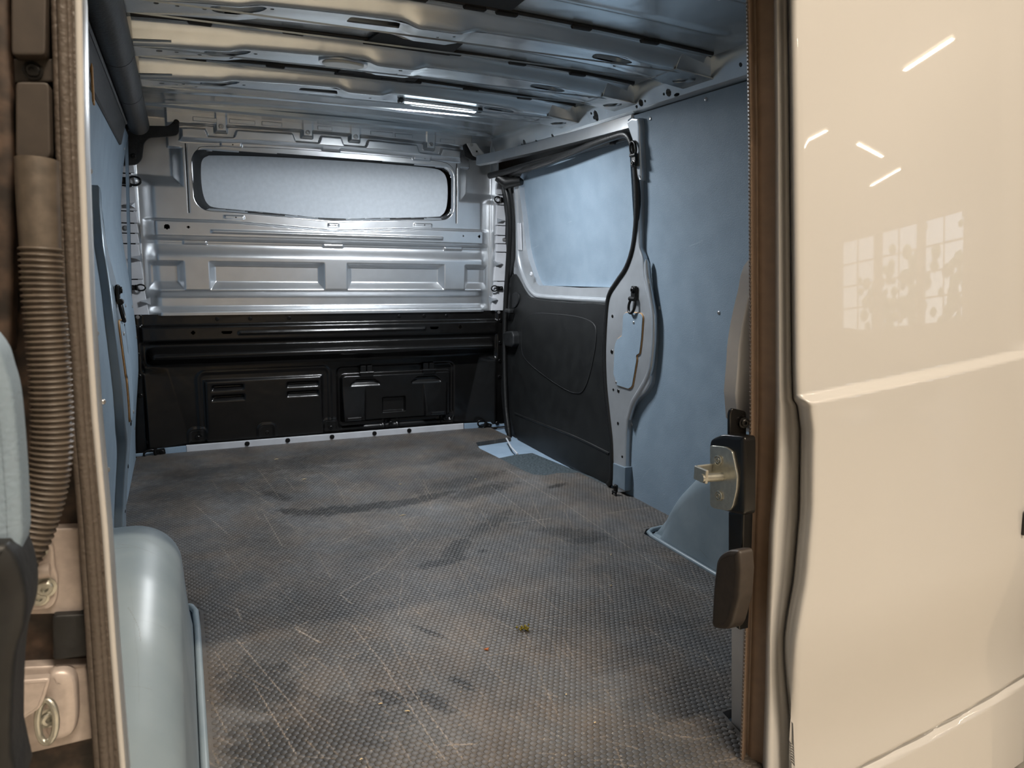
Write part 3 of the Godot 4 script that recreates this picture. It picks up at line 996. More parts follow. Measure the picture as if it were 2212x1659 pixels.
	# pillar flanges beside the upper panel, in steps
	for sx in [-1.0, 1.0]:
		for q in [[0.578, 0.716, 0.006], [0.720, 0.855, 0.004], [0.859, 0.895, 0.010], [0.899, 0.934, 0.006], [0.938, 0.980, 0.010], [0.984, 1.076, 0.004], [1.080, 1.122, 0.008], [1.127, 1.175, 0.004]]:
			m = Mb.new()
			var y0: float = q[0]
			var y1: float = q[1]
			m.sheet(PackedVector2Array([Vector2(sx * (0.762 - 0.018 * ramp(0.80, 0.6, y0)), y0), Vector2(sx * 0.845, y0), Vector2(sx * 0.845, y1), Vector2(sx * (0.766 - 0.018 * ramp(0.80, 0.6, y1)), y1)]), -0.01, q[2], flat_z(BZ + 0.004), 0.003)
			made(m, "side_flange", M.pale, bk)
		# three-sided stiffening darts in the bend
		for q in [[0.785, 1.006, 0.022], [0.778, 0.803, 0.022], [0.756, 0.632, 0.020]]:
			m = Mb.new()
			var c := Vector3(sx * q[0], q[1], BZ + 0.012)
			var r: float = q[2]
			var a := c + Vector3(sx * r, 0, 0.004)
			var tip := c + Vector3(-sx * r * 0.2, -0.004, 0.020)
			var upv := c + Vector3(-sx * r, r * 0.75, -0.014)
			var dnv := c + Vector3(-sx * r, -r * 0.75, -0.014)
			m.quad(a, upv, tip, tip, Vector3(0, 1, 1))
			m.quad(a, dnv, tip, tip, Vector3(0, -1, 1))
			m.quad(upv, dnv, tip, tip, Vector3(-sx, 0, 1))
			made(m, "dart", M.paint, bk)
		turned("bolt", "ringbolt", Vector3(sx * 0.806, 0.917, BZ + 0.010), Vector3.BACK, 0.0105, M.steel, bk)
		m = Mb.new()
		m.box(Vector3(sx * 0.576, 1.122, BZ - 0.0305), Vector3(0.0045, 0.272, 0.003), 0.0008)
		made(m, "seam_gap_strip", M.mastic, bk)  # dark strip put in for the gap where the panels overlap
		turned("rivet", "ringbolt", Vector3(sx * 0.786, 0.573 - 0.004, BZ + 0.004), Vector3.BACK, 0.0075, M.steel, bk)
		for q in [0.53, 0.42, 0.33, 0.25]:
			turned("bolt", "bolt", Vector3(sx * 0.795, q, BZ + 0.002), Vector3.BACK, 0.008, M.hardware, bk)
	for x in [-0.441, -0.101, 0.101, 0.441]:
		turned("bolt", "ringbolt", Vector3(x, 1.3345 - 0.03 * x * x, BZ + 0.004), Vector3.BACK, 0.0105, M.steel, bk)
	# four-sided holes plugged in the hat section
	for x in [-0.36, 0.36]:
		m = Mb.new()
		m.sheet(disc(Vector2(x, 1.305), 0.010, 0.007, 4), -0.004, 0.0006, flat_z(BZ - 0.010))
		made(m, "plug", M.rubber, bk)
	for q in [[-0.404, 1.2655], [0.0, 1.279], [0.415, 1.2695], [-0.404, 0.975], [0.004, 0.958], [0.413, 0.973]]:
		turned("rivet", "plug", Vector3(q[0] + 0.006, q[1], BZ - 0.0245), Vector3.BACK, 0.0028, M.hardware, bk)
	for q in [-0.589, -0.31, -0.033, 0.246, 0.521, 0.768, -0.775]:
		turned("foot_bolt", "bolt", Vector3(q, 0.055, BZ - 0.008 if absf(q) < 0.7 else BZ + 0.004), Vector3.BACK, 0.0085, M.hardware, bk)
	for q in [-0.49, -0.36, -0.20, 0.29, 0.41, 0.52]:
		turned("top_bolt", "bolt", Vector3(q, 0.556, BZ - 0.008), Vector3.BACK, 0.0065, M.hardware, bk)
	# small tabs of the top flange
	for q in [[-0.50, 0.045], [-0.36, 0.05], [-0.245, 0.04], [-0.03, 0.03], [0.215, 0.05], [0.315, 0.04], [0.52, 0.035]]:
		m = Mb.new()
		m.box(Vector3(q[0], 1.357 - 0.03 * q[0] * q[0], BZ + 0.005), Vector3(q[1] * 2.0, 0.017, 0.006), 0.002)
		made(m, "flange_tab", M.paint, bk)
	# black corner bracket, top left
	m = Mb.new()
	m.sheet(rounded(on_z([[255, 331], [256, 356], [296, 356], [307, 344], [311, 309], [322, 298], [380, 293], [387, 286], [387, 260], [378, 259], [364, 272], [300, 271], [262, 290]], BZ + 0.03), 0.012), 0.0, 0.012, flat_z(BZ + 0.02), 0.003, [], [], true)
	var br := made(m, "corner_bracket", M.black_plastic, bk, "black L-shaped bracket in the upper corner")
	for q in [[288.5, 337.5], [381, 264]]:
		turned("bolt", "bolt", at_z(q[0], q[1], BZ + 0.032), Vector3.BACK, 0.008, M.hardware, br)
	# bracket and check arm, top right
	m = Mb.new()
	m.sheet(rounded(on_z([[1002, 312], [1004, 338], [1022, 346], [1042, 346], [1030, 330], [1012, 308]], BZ + 0.03), 0.008), 0.0, 0.014, flat_z(BZ + 0.015), 0.003, [], [], true)
	made(m, "corner_bracket", M.black_plastic, bk)
	m = Mb.new()
	m.sheet(rounded(on_z([[1008, 309], [1030, 309], [1036, 320], [1056, 342], [1040, 344], [1022, 336]], BZ + 0.05), 0.006), 0.0, 0.006, flat_z(BZ + 0.042), 0.002, [], [], true)
	var arm := made(m, "check_arm", M.paint, bk)
	turned("bolt", "ringbolt", at_z(1019, 313, BZ + 0.05), Vector3.BACK, 0.007, M.steel, arm)
	turned("rivet", "plug", at_z(1030, 327, BZ + 0.05), Vector3.BACK, 0.004, M.hardware, arm)
	# pale sill strip along the floor
	var sill := thing("sill_strip", "pale grey metal strip with black plugs along the foot of the bulkhead", "strip", Vector3(0, 0, BZ + 0.03))
	m = Mb.new()
	m.sheet(PackedVector2Array([Vector2(-0.636, 0.001), Vector2(0.60, 0.001), Vector2(0.60, 0.031), Vector2(-0.636, 0.031)]), 0.0, 0.012, flat_z(BZ + 0.012), 0.002)
	made(m, "strip", M.pale, sill)
	for sx in [-1.0, 1.0]:
		m = Mb.new()
		m.sheet(PackedVector2Array([Vector2(sx * 0.605, 0.001), Vector2(sx * 0.83, 0.001), Vector2(sx * 0.83, 0.012), Vector2(sx * 0.755, 0.014), Vector2(sx * 0.745, 0.026), Vector2(sx * 0.605, 0.030)]), 0.0, 0.010, flat_z(BZ + 0.012), 0.002)
		made(m, "end_piece", M.floor_steel, sill)
	for x in [-0.396, -0.227, -0.034, 0.160, 0.326, 0.778]:
		turned("plug", "ringbolt" if x == 0.326 else "plug", Vector3(x, 0.019, BZ + 0.024), Vector3.BACK, 0.0105, M.hardware, sill)
	# lashing eyes
	ring_handle("lashing_eye", "black lashing eye on the pale flange below the black corner bracket", at_z(266, 390, BZ + 0.012), Vector3.BACK, Vector3.LEFT, 0.062)
	ring_handle("lashing_eye", "black lashing eye on the pale flange above the right bulkhead bolt, beside the sliding door", at_z(1086, 432, BZ + 0.012), Vector3.BACK, Vector3.RIGHT, 0.050)
	ring_handle("lashing_eye", "black lashing eye low on the left pale flange, just above the black lower pressing", at_z(287, 621, BZ + 0.012), Vector3.BACK, Vector3.LEFT, 0.046)
	ring_handle("lashing_eye", "black lashing eye low on the right pale flange, just above the black lower pressing", at_z(1079, 623, BZ + 0.012), Vector3.BACK, Vector3.RIGHT, 0.050)
	ring_handle("lashing_eye", "black lashing eye in the left front floor corner of the load bay", Vector3(-0.735, 0.016, BZ + 0.026), Vector3.BACK, Vector3(1, 0.1, 0).normalized(), 0.062)
	ring_handle("lashing_eye", "black lashing eye in the right front floor corner of the load bay", Vector3(0.725, 0.014, BZ + 0.026), Vector3.BACK, Vector3(0.9, -0.35, 0).normalized(), 0.062)

# ------------------------------------------------------------------ roof
const BOWS := [-0.97, -1.345, -1.72]
func make_roof() -> void:
	var roof := structure("ceiling_van", Vector3(0, 1.33, -1.3), "blue-grey painted steel roof of the van with three pressed cross bows")
	# skin with its pressed lines
	var p := PackedVector3Array()
	var nu := 60
	var nv := 260
	for j in nv:
		var z := lerpf(-2.60, -0.16, float(j) / (nv - 1))
		for i in nu:
			var x := lerpf(-0.78, 0.78, float(i) / (nu - 1))
			var y := skin_y(x)
			for q in [-0.80, -0.60, -1.20, -1.58, -2.05, -2.22, -2.36]:
				y -= 0.005 * (1.0 - ramp(0.0, 0.014, absf(z - q))) * (1.0 - ramp(0.60, 0.66, absf(x)))
			p.append(Vector3(x, y, z))
	var m := Mb.new()
	m.grid(p, nu, nv, PackedVector2Array(), PackedByteArray(), true)
	made(m, "roof_skin", M.roof, roof)
	m = Mb.new()
	m.box(Vector3(0, 1.45, -2.05), Vector3(1.9, 0.04, 3.7))
	made(m, "outer_skin", M.body, roof)
	# black damping pads between the bows
	for q in [[-0.90, -0.60, -0.10, 0.10], [-1.325, -1.13, -0.135, 0.10], [-1.70, -1.50, -0.14, 0.105]]:
		m = Mb.new()
		m.sheet(PackedVector2Array([Vector2(q[0], q[2] - 0.01), Vector2(q[1], q[2] + 0.015), Vector2(q[1], q[3] - 0.01), Vector2(q[0], q[3])]), 0.0, 0.004, func(a: Vector2, d: float) -> Vector3: return Vector3(a.y, skin_y(a.y) - 0.006 - d, a.x), 0.001)
		made(m, "damping_pad", M.pad, roof, "black damping pad on the roof skin")
	# small punched holes, as photo points on the underside of each bow
	var punched := [
		[[337, 7, 5], [383, 13, 4], [404, 9, 4], [442, 20, 4], [524, 31, 4], [588, 20, 4], [957, 70, 5], [945, 81, 3.5], [981, 79.5, 3.5], [1304, 132.7, 3.5], [1327, 143, 3.5], [1392, 138, 4.5], [1406, 145, 3], [1423, 147, 6]],
		[[344, 110, 6], [381.5, 113, 4], [399, 110.6, 4], [431, 118.5, 4], [499.5, 125.6, 4], [552, 116.6, 4], [865, 152.7, 4.5], [856.5, 160, 3], [886, 159.5, 3], [1168, 199, 3], [1245, 204, 4], [1259, 208.6, 3], [1274, 210.6, 5]],
		[[349.5, 180, 5], [381, 183.6, 3], [396, 181.7, 3.5], [423.6, 187.7, 3], [482, 193, 3], [527, 184, 3.5], [799, 212, 3.5], [792, 218, 3], [818, 217, 3], [1135, 253.6, 3], [1162, 258.5, 4]]]
	var slots := [[-0.250, -0.136, 0.024, 0.064], [], [-0.243, -0.128, 0.045, 0.085]]
	for b in 3:
		var z0: float = BOWS[b]
		var bow := Node3D.new()
		bow.name = "roof_bow"
		roof.add_child(bow, true)
		# rear face with flange and rounded lower edge
		p = PackedVector3Array()
		var prof_z := [0.045, 0.030, 0.022, 0.016, 0.010, 0.005, 0.0, -0.003, -0.007, -0.014]
		var prof_t := [1.0, 1.0, 0.97, 0.90, 0.60, 0.30, 0.14, 0.05, 0.01, 0.0]
		nu = 120
		for j in prof_z.size():
			for i in nu:
				var x := lerpf(-0.70, 0.70, float(i) / (nu - 1))
				# the pockets behind the edge push it inwards a little
				var dent := 0.0 * (pocket(x, 0.0, -0.47, -0.29, -1.0, 1.0, 0.03, 0.03, 1.0, 1.0) + pocket(x, 0.0, 0.30, 0.46, -1.0, 1.0, 0.03, 0.03, 1.0, 1.0))
				p.append(Vector3(x, lerpf(bow_y(x), skin_y(x) - 0.003, prof_t[j]) + dent * (1.0 - prof_t[j]), z0 + prof_z[j]))
		m = Mb.new()
		m.grid(p, nu, prof_z.size(), PackedVector2Array(), PackedByteArray(), true)
		made(m, "rear_face", M.roof, bow)
		# underside with real holes
		var holes := []
		for h in punched[b]:
			var c := on_roof([[h[0], h[1]]])[0]
			var r: float = h[2] / FPX * (EYE.z - c.x + 0.2) * 0.95
			holes.append(disc(c, r * 1.2, r, 6))
		if slots[b].size():
			var q: Array = slots[b]
			holes.append(rounded(PackedVector2Array([Vector2(z0 - q[2], q[0]), Vector2(z0 - q[2], q[1]), Vector2(z0 - q[3], q[1] + 0.008), Vector2(z0 - q[3], q[0] - 0.002)]), 0.008, 2))
		var inside := []
		for h in holes:
			var okay := true
			for q in h:
				if q.x > z0 - 0.018 or q.x < z0 - 0.10 or absf(q.y) > 0.66:
					okay = false
			if okay:
				inside.append(h)
		var trays := []
		for c in [-0.487, 0.435]:
			var tray := rounded(PackedVector2Array([Vector2(z0 - 0.018, c - 0.058), Vector2(z0 - 0.018, c + 0.066), Vector2(z0 - 0.066, c + 0.045), Vector2(z0 - 0.066, c - 0.045)]), 0.022, 4)
			trays.append(tray)
			var free := []
			for h in inside:
				if Geometry2D.intersect_polygons(h, tray).is_empty():
					free.append(h)
			inside = free
			inside.append(tray)
		m = Mb.new()
		m.sheet(rect(z0 - 0.108, -0.70, z0 - 0.012, 0.70), -0.004, 0.0, under_bow(), 0.0, steps(-0.68, 0.69, 0.04), inside)
		# front face back up to the skin
		for i in 40:
			var xa := lerpf(-0.70, 0.70, i / 40.0)
			var xb := lerpf(-0.70, 0.70, (i + 1) / 40.0)
			m.quad(Vector3(xa, bow_y(xa), z0 - 0.108), Vector3(xb, bow_y(xb), z0 - 0.108), Vector3(xb, skin_y(xb), z0 - 0.122), Vector3(xa, skin_y(xa), z0 - 0.122), Vector3(0, 0, -1))
		made(m, "underside", M.roof, bow)
		# floors of the pressed trays
		for tray in trays:
			m = Mb.new()
			m.sheet(tray, 0.0, -0.014, under_bow(), 0.0, steps(-0.68, 0.69, 0.04))
			made(m, "pressed_tray", M.roof, bow)
		# mastic line and the tabs it bulges through
		m = Mb.new()
		var line := PackedVector3Array()
		for i in 61:
			var x := lerpf(-0.70, 0.70, i / 60.0)
			line.append(Vector3(x, skin_y(x) - 0.003, z0 + 0.047))
		m.tube(line, PackedFloat32Array([0.005]), 6)
		made(m, "mastic_line", M.mastic, bow)
		for x in [-0.55, -0.33, -0.12, 0.02, 0.10, 0.30, 0.50]:
			m = Mb.new()
			m.box(Vector3(x, skin_y(x) - 0.008, z0 + 0.044), Vector3(0.055, 0.010, 0.016), 0.003)
			made(m, "flange_tab", M.mastic if absf(x - 0.06) > 0.06 else M.pad, bow)
		# brackets to the cant rails, open underneath
		for sx in [-1.0, 1.0]:
			var bk := MeshInstance3D.new()
			m = Mb.new()
			var face := PackedVector2Array([Vector2(sx * 0.615, bow_y(0.615) - 0.003), Vector2(sx * 0.625, 1.384), Vector2(sx * 0.68, 1.384), Vector2(sx * 0.72, 1.372), Vector2(sx * 0.738, 1.350), Vector2(sx * 0.738, 1.321)])
			m.sheet(face, 0.0, 0.003, func(a: Vector2, d: float) -> Vector3: return Vector3(a.x, a.y, z0 + 0.001 + 0.34 * (a.y - 1.338) + d), 0.001, [], [], true)
			var low := func(a: Vector2, d: float) -> Vector3: return Vector3(a.y, lerpf(bow_y(0.615) - 0.003, 1.321, (absf(a.y) - 0.615) / 0.123) - d, a.x)
			var hz := PackedVector2Array([Vector2(z0 - 0.02, sx * 0.700), Vector2(z0 - 0.045, sx * 0.672), Vector2(z0 - 0.085, sx * 0.668), Vector2(z0 - 0.098, sx * 0.684), Vector2(z0 - 0.070, sx * 0.706), Vector2(z0 - 0.038, sx * 0.712)])
			m.sheet(PackedVector2Array([Vector2(z0 + 0.008, sx * 0.615), Vector2(z0 + 0.008, sx * 0.738), Vector2(z0 - 0.125, sx * 0.738), Vector2(z0 - 0.118, sx * 0.615)]), -0.003, 0.0, low, 0.0, [], [hz])
			m.quad(Vector3(sx * 0.615, bow_y(0.615), z0 - 0.119), Vector3(sx * 0.738, 1.332, z0 - 0.124), Vector3(sx * 0.738, 1.392, z0 - 0.124), Vector3(sx * 0.615, 1.392, z0 - 0.119))
			bk = made(m, "end_bracket", M.roof, bow)
			turned("rivet", "plug", Vector3(sx * 0.733, 1.331, z0 - 0.03), Vector3(-sx, -0.3, 0), 0.004, M.roof, bk)
			if sx < 0:
				m = Mb.new()
				m.tube(PackedVector3Array([Vector3(-0.70, 1.345, z0 - 0.03), Vector3(-0.655, 1.345, z0 - 0.03)]), PackedFloat32Array([0.016]), 10)
				made(m, "rubber_buffer", M.rubber, bk)
	# dome lamp in the middle bow
	var lamp := thing("dome_lamp", "unlit oval dome lamp with a pale lens in the middle roof bow", "lamp", Vector3(-0.19, 1.345, -1.41))
	m = Mb.new()
	var oval := smoothed(on_roof([[688, 128], [700, 123], [740, 124], [780, 131], [793, 138], [785, 144], [740, 142], [700, 136]]), 3)
	m.sheet(oval, 0.0, 0.006, under_bow(), 0.003, steps(-0.4, 0.1, 0.04))
	made(m, "bezel", M.paint, lamp)
	m = Mb.new()
	var mid := Vector2.ZERO
	for q in oval:
		mid += q / oval.size()
	var inner := PackedVector2Array()
	for q in oval:
		inner.append(mid + (q - mid) * 0.86)
	m.sheet(inner, 0.004, 0.012, under_bow(), 0.005, steps(-0.4, 0.1, 0.04))
	made(m, "lens", M.lens, lamp)
	# the lit strip lamp under the front bow
	var a := Vector3(0.105, bow_y(0.105) - 0.010, -1.790)
	var b2 := Vector3(0.362, bow_y(0.362) - 0.010, -1.790)
	var led := thing("strip_lamp", "short cool white strip lamp, lit, under the front roof bow", "lamp", (a + b2) * 0.5)
	var dir := (b2 - a).normalized()
	var bs := Basis(dir, Vector3.BACK.cross(dir).normalized(), Vector3.BACK)
	m = Mb.new()
	m.box((a + b2) * 0.5 + Vector3(0, 0.005, 0), Vector3(0.270, 0.010, 0.022), 0.002, bs)
	made(m, "housing", M.steel, led)
	m = Mb.new()
	m.box((a + b2) * 0.5 - Vector3(0, 0.003, 0), Vector3(0.258, 0.008, 0.016), 0.003, bs)
	made(m, "diffuser", glow(Color(0.90, 0.96, 1.0), 14.0), led, "glowing white diffuser")
	for e in [a, b2]:
		m = Mb.new()
		m.box(e + dir * (0.016 if e == b2 else -0.016) + Vector3(0, 0.003, 0), Vector3(0.016, 0.014, 0.026), 0.003, bs)
		made(m, "end_clip", M.black_plastic, led)
	var l := AreaLight3D.new()
	l.name = "light"
	l.area_size = Vector2(0.258, 0.016)
	l.light_color = Color(0.97, 0.985, 1.0)
	l.light_energy = 2.5
	l.area_normalize_energy = true
	l.area_range = 8.0
	l.shadow_enabled = true
	led.add_child(l)
	l.transform = Transform3D(Basis(dir, Vector3.UP.cross(dir).normalized(), Vector3.UP).orthonormalized(), Vector3(0, -0.012, 0))
	# cant rail on the right with its punched holes
	var rail := func(q: Vector2, d: float) -> Vector3:
		return Vector3(table([[1.286, 0.800], [1.294, 0.765], [1.300, 0.750], [1.308, 0.743], [1.388, 0.712]], q.y) - d, q.y, q.x)
	var hs := []
	for h in [[1287, 250, 5, 10], [1279, 245, 2.2, 2.5], [1282, 254, 2.5, 3.5], [1382.6, 222, 5, 6.5], [1372, 230, 2.5, 3], [1392, 218, 2, 2.5], [1443, 200, 5.5, 7], [1433, 203, 2.2, 2.5], [1458, 204, 6, 3], [1601, 140, 3, 4], [1130, 310, 4, 7.5], [1154, 306.5, 3, 4.5], [1189, 294, 3, 4.5], [1124, 313, 2, 2.5]]:
		var c := at_x(h[0], h[1], 0.735)
		var px := (EYE.z - c.z + 0.6) / FPX
		hs.append(disc(Vector2(c.z, c.y), h[2] * px * 1.5, h[3] * px, 8 if h[2] < 5 else 8))
	m = Mb.new()
	m.sheet(PackedVector2Array([Vector2(-2.50, 1.286), Vector2(-0.13, 1.286), Vector2(-0.13, 1.388), Vector2(-2.50, 1.388)]), -0.02, 0.0, rail, 0.0, [1.294, 1.300, 1.308], hs)
	made(m, "cant_rail", M.roof, roof, "blue-grey cant rail with punched holes above the right wall")
	for q in [[1414, 167, 0.006], [1432, 176, 0.006], [1366, 188, 0.005]]:
		turned("bolt", "bolt", at_x(q[0], q[1], 0.728), Vector3(-1, -0.4, 0), q[2], M.steel, roof)
	m = Mb.new()
	m.box(Vector3(-0.745, 1.35, -1.27), Vector3(0.03, 0.10, 2.5), 0.006)
	made(m, "cant_rail", M.roof, roof)
	m = Mb.new()
	m.box(Vector3(0, 1.385, -2.50), Vector3(1.44, 0.03, 0.10), 0.008)
	made(m, "front_header", M.roof, roof, "header where the roof meets the bulkhead")
	m = Mb.new()
	m.box(Vector3(-0.30, 1.32, -0.115), Vector3(0.90, 0.22, 0.21), 0.02)
	made(m, "rear_header", M.body, roof)  # unseen header, shaped to set how far hall light reaches inside
	# long black tube along the left cant rail, in three lengths, and the flat trim under it
	var duct := thing("roof_duct", "long black round trim tube running along the left edge of the van roof", "trim tube", Vector3(-0.742, 1.25, -1.4))
	for q in [[-0.06, -1.32], [-1.325, -1.80], [-1.805, -2.43]]:
		m = Mb.new()
		m.tube(PackedVector3Array([Vector3(-0.738, 1.296, q[0]), Vector3(-0.738, 1.296, (q[0] + q[1]) * 0.5), Vector3(-0.738, 1.296, q[1])]), PackedFloat32Array([0.040]), 24)
		made(m, "tube_length", M.black_plastic, duct)
	m = Mb.new()
	m.box(Vector3(-0.779, 1.225, -1.30), Vector3(0.012, 0.085, 1.75), 0.004, Basis(Vector3.BACK, -0.25))
	m.box(Vector3(-0.768, 1.258, -1.30), Vector3(0.016, 0.012, 1.75), 0.004)
	one(m, "trim_strip", M.black_plastic, "flat black trim strip between the left wall board and the roof tube", "trim")

# ------------------------------------------------------------------ van shell
func make_shell() -> void:
	var m := Mb.new()
	var body := structure("wall_van_shell", Vector3(0, GROUND + 0.2, -1.9), "white outer shell of the van")
	for sx in [-1.0, 1.0]:
		m = Mb.new()
		m.box(Vector3(sx * 0.945, 0.55, -1.9), Vector3(0.03, 1.80, 3.8))
		made(m, "body_side", M.body, body)
	m = Mb.new()
	m.box(Vector3(0, 0.55, -3.85), Vector3(1.92, 1.80, 0.05))
	made(m, "cab_front", M.black, body)
	# floor pan and rear sill
	m = Mb.new()
	m.box(Vector3(0, -0.035, -1.355), Vector3(1.88, 0.04, 2.41))
	m.box(Vector3(-0.24, -0.035, -0.07), Vector3(0.86, 0.04, 0.16))
	made(m, "floor_pan", M.floor_steel, body, "blue-grey painted steel load floor")
	m = Mb.new()
	m.box(Vector3(-0.30, -0.20, -0.14), Vector3(1.0, 0.34, 0.06), 0.01)
	made(m, "rear_sill", M.dark_brown, body)

# ------------------------------------------------------------------ floor mat
func mat_outline() -> PackedVector2Array:
	var p := PackedVector2Array([Vector2(-0.822, -2.505), Vector2(-0.62, -2.520), Vector2(0.60, -2.520), Vector2(0.735, -2.505)])
	p.append_array(on_floor([[1104, 944], [1028, 955], [1036, 968], [1075, 987], [1130, 1015], [1152, 1024], [1178, 1026], [1204, 1021], [1250, 1020], [1312, 1048], [1350, 1064]], 0.006))
	p.append_array(PackedVector2Array([Vector2(0.797, -1.30), Vector2(0.80, -1.06), Vector2(0.655, -1.05), Vector2(0.626, -1.02), Vector2(0.626, -0.23), Vector2(0.245, -0.21), Vector2(0.215, -0.03), Vector2(-0.626, -0.03), Vector2(-0.626, -0.99), Vector2(-0.65, -1.05), Vector2(-0.84, -1.06), Vector2(-0.835, -1.9)]))
	return p
const FX0 := -0.86
const FX1 := 0.84
const FZ0 := -2.56
const FZ1 := 0.0
func floor_image() -> ImageTexture:
	var w := 800
	var h := 1200
	var a := noise_image(512, 0.006, 51, 5)
	var b := noise_image(512, 0.03, 52, 4)
	var c := noise_image(512, 0.012, 53, 3)
	var da := a.get_data()
	var db := b.get_data()
	var dc := c.get_data()
	var g := RandomNumberGenerator.new()
	g.seed = 77
	var dark := PackedFloat32Array()
	dark.resize(w * h)
	# stains: photo points on the mat, half width and half length in metres, turn, strength
	var stains := [[780, 1097, 0.13, 0.034, 0.12, 1.0], [720, 1103, 0.11, 0.045, -0.05, 0.9], [900, 1080, 0.17, 0.034, 0.25, 0.75], [640, 1105, 0.07, 0.03, -0.6, 0.7], [595, 1070, 0.09, 0.025, -1.1, 0.55], [1040, 1060, 0.16, 0.05, 0.35, 0.45], [1000, 1040, 0.22, 0.05, 0.3, 0.35],
		[950, 1215, 0.075, 0.026, 0.1, 0.85], [985, 1185, 0.11, 0.030, 0.9, 0.75], [1040, 1190, 0.016, 0.010, 0.2, 0.8], [1060, 1130, 0.14, 0.03, 0.7, 0.4], [1270, 1165, 0.07, 0.03, -0.1, 0.55], [1230, 1150, 0.10, 0.04, -0.6, 0.4], [1200, 1050, 0.05, 0.015, 0.3, 0.6],
		[928, 1365, 0.008, 0.05, 0.55, 0.75], [840, 1505, 0.022, 0.05, 0.6, 0.7], [925, 1510, 0.02, 0.06, 0.5, 0.65], [997, 1475, 0.012, 0.035, 0.5, 0.75], [560, 1480, 0.07, 0.10, 0.4, 0.5], [580, 1600, 0.07, 0.07, 0.0, 0.5], [720, 1570, 0.13, 0.10, 0.0, 0.35], [560, 1010, 0.4, 0.10, 0.0, 0.30], [400, 1060, 0.25, 0.12, 0.0, 0.25], [860, 1000, 0.5, 0.06, 0.0, 0.2], [620, 1000, 0.15, 0.03, 0.0, 0.35], [690, 1290, 0.10, 0.13, 0.0, 0.25]]
	for s in stains:
		var q := at_y(s[0], s[1], 0.006)
		var cx := (q.x - FX0) / (FX1 - FX0) * w
		var cy := (q.z - FZ0) / (FZ1 - FZ0) * h
		var sx: float = s[2] / (FX1 - FX0) * w
		var sy: float = s[3] / (FZ1 - FZ0) * h
		var r := int(maxf(sx, sy) * 1.8) + 2
		var co := cos(s[4])
		var si := sin(s[4])
		for y in range(maxi(0, int(cy) - r), mini(h, int(cy) + r)):
			for x in range(maxi(0, int(cx) - r), mini(w, int(cx) + r)):
				var ux := (co * (x - cx) - si * (y - cy)) / sx
				var uy := (si * (x - cx) + co * (y - cy)) / sy
				var n := (db[(y * 2 % 512) * 512 + x * 2 % 512] - 128) / 128.0 + 0.6 * (dc[(y * 3 % 512) * 512 + x * 3 % 512] - 128) / 128.0
				var t: float = (1.0 - ramp(0.55, 1.25, sqrt(ux * ux + uy * uy) + n * 0.35)) * s[5]
				var k := y * w + x
				dark[k] = maxf(dark[k], t)
	var d := PackedByteArray()
	d.resize(w * h * 3)
	for y in h:
		for x in w:
			var k := y * w + x
			var na := (da[(y % 512) * 512 + x % 512] - 128) / 128.0
			var nb := (db[(y % 512) * 512 + (x * 2) % 512] - 128) / 128.0
			var nc := (dc[((y + 200) % 512) * 512 + (x + 77) % 512] - 128) / 128.0
			var v := 0.29 + 0.075 * na + 0.03 * nb + g.randf_range(-0.02, 0.02)
			var warm := clampf(0.5 + nc, 0.0, 1.0)
			v *= 1.0 - 0.78 * dark[k]
			d[k * 3] = int(255.0 * clampf(v * lerpf(1.00, 1.07, warm), 0.0, 1.0))
			d[k * 3 + 1] = int(255.0 * clampf(v, 0.0, 1.0))
			d[k * 3 + 2] = int(255.0 * clampf(v * lerpf(0.99, 0.92, warm), 0.0, 1.0))
	var im := Image.create_from_data(w, h, false, Image.FORMAT_RGB8, d)
	# scratches and scuffs
	var line := func(u0: float, v0: float, u1: float, v1: float, col: Color, wide: int) -> void:
		var p0 := at_y(u0, v0, 0.006)
		var p1 := at_y(u1, v1, 0.006)
		var n := int(p0.distance_to(p1) * 900.0)
		for i in n:
			var q := p0.lerp(p1, float(i) / n)
			var ix := int((q.x - FX0) / (FX1 - FX0) * w)
			var iy := int((q.z - FZ0) / (FZ1 - FZ0) * h)
			if g.randf() < 0.75:
				for e in wide:
					if ix + e > 0 and ix + e < w and iy > 0 and iy < h:
						im.set_pixel(ix + e, iy, im.get_pixel(ix + e, iy).lerp(col, g.randf_range(0.25, 0.75)))
	var pale := Color(0.62, 0.58, 0.53)
	for s in [[732, 1283, 830, 1225, 2], [735, 1285, 760, 1305, 2], [830, 1225, 905, 1160, 1], [635, 1357, 670, 1340, 2], [635, 1357, 690, 1388, 2], [690, 1185, 780, 1150, 1], [780, 1150, 905, 1115, 1], [510, 1315, 520, 1338, 2], [1095, 1130, 1190, 1120, 2], [1185, 1065, 1400, 1210, 1], [1400, 1210, 1560, 1310, 1], [960, 1610, 1030, 1607, 2], [1390, 1350, 1480, 1420, 1], [1060, 1050, 1180, 1140, 1], [510, 1380, 680, 1580, 1], [550, 1480, 640, 1630, 1], [830, 1440, 960, 1640, 1], [760, 1350, 850, 1460, 1], [880, 1480, 1000, 1640, 1], [870, 1240, 860, 1330, 1], [1500, 1540, 1600, 1590, 1], [1520, 1410, 1560, 1470, 1], [1090, 1010, 1200, 1080, 1], [570, 1110, 610, 1180, 1], [420, 1090, 500, 1160, 1], [1300, 1110, 1410, 1095, 1], [1440, 1300, 1460, 1330, 1]]:
		line.call(s[0], s[1], s[2], s[3], pale, s[4])
	for k in 260:
		var u := g.randf_range(440, 1580)
		var v := g.randf_range(1000, 1650)
		var an := g.randf_range(-0.2, 1.2)
		var le := g.randf_range(15, 90)
		line.call(u, v, u + cos(an) * le, v + sin(an) * le, Color(0.50, 0.46, 0.41), 1)
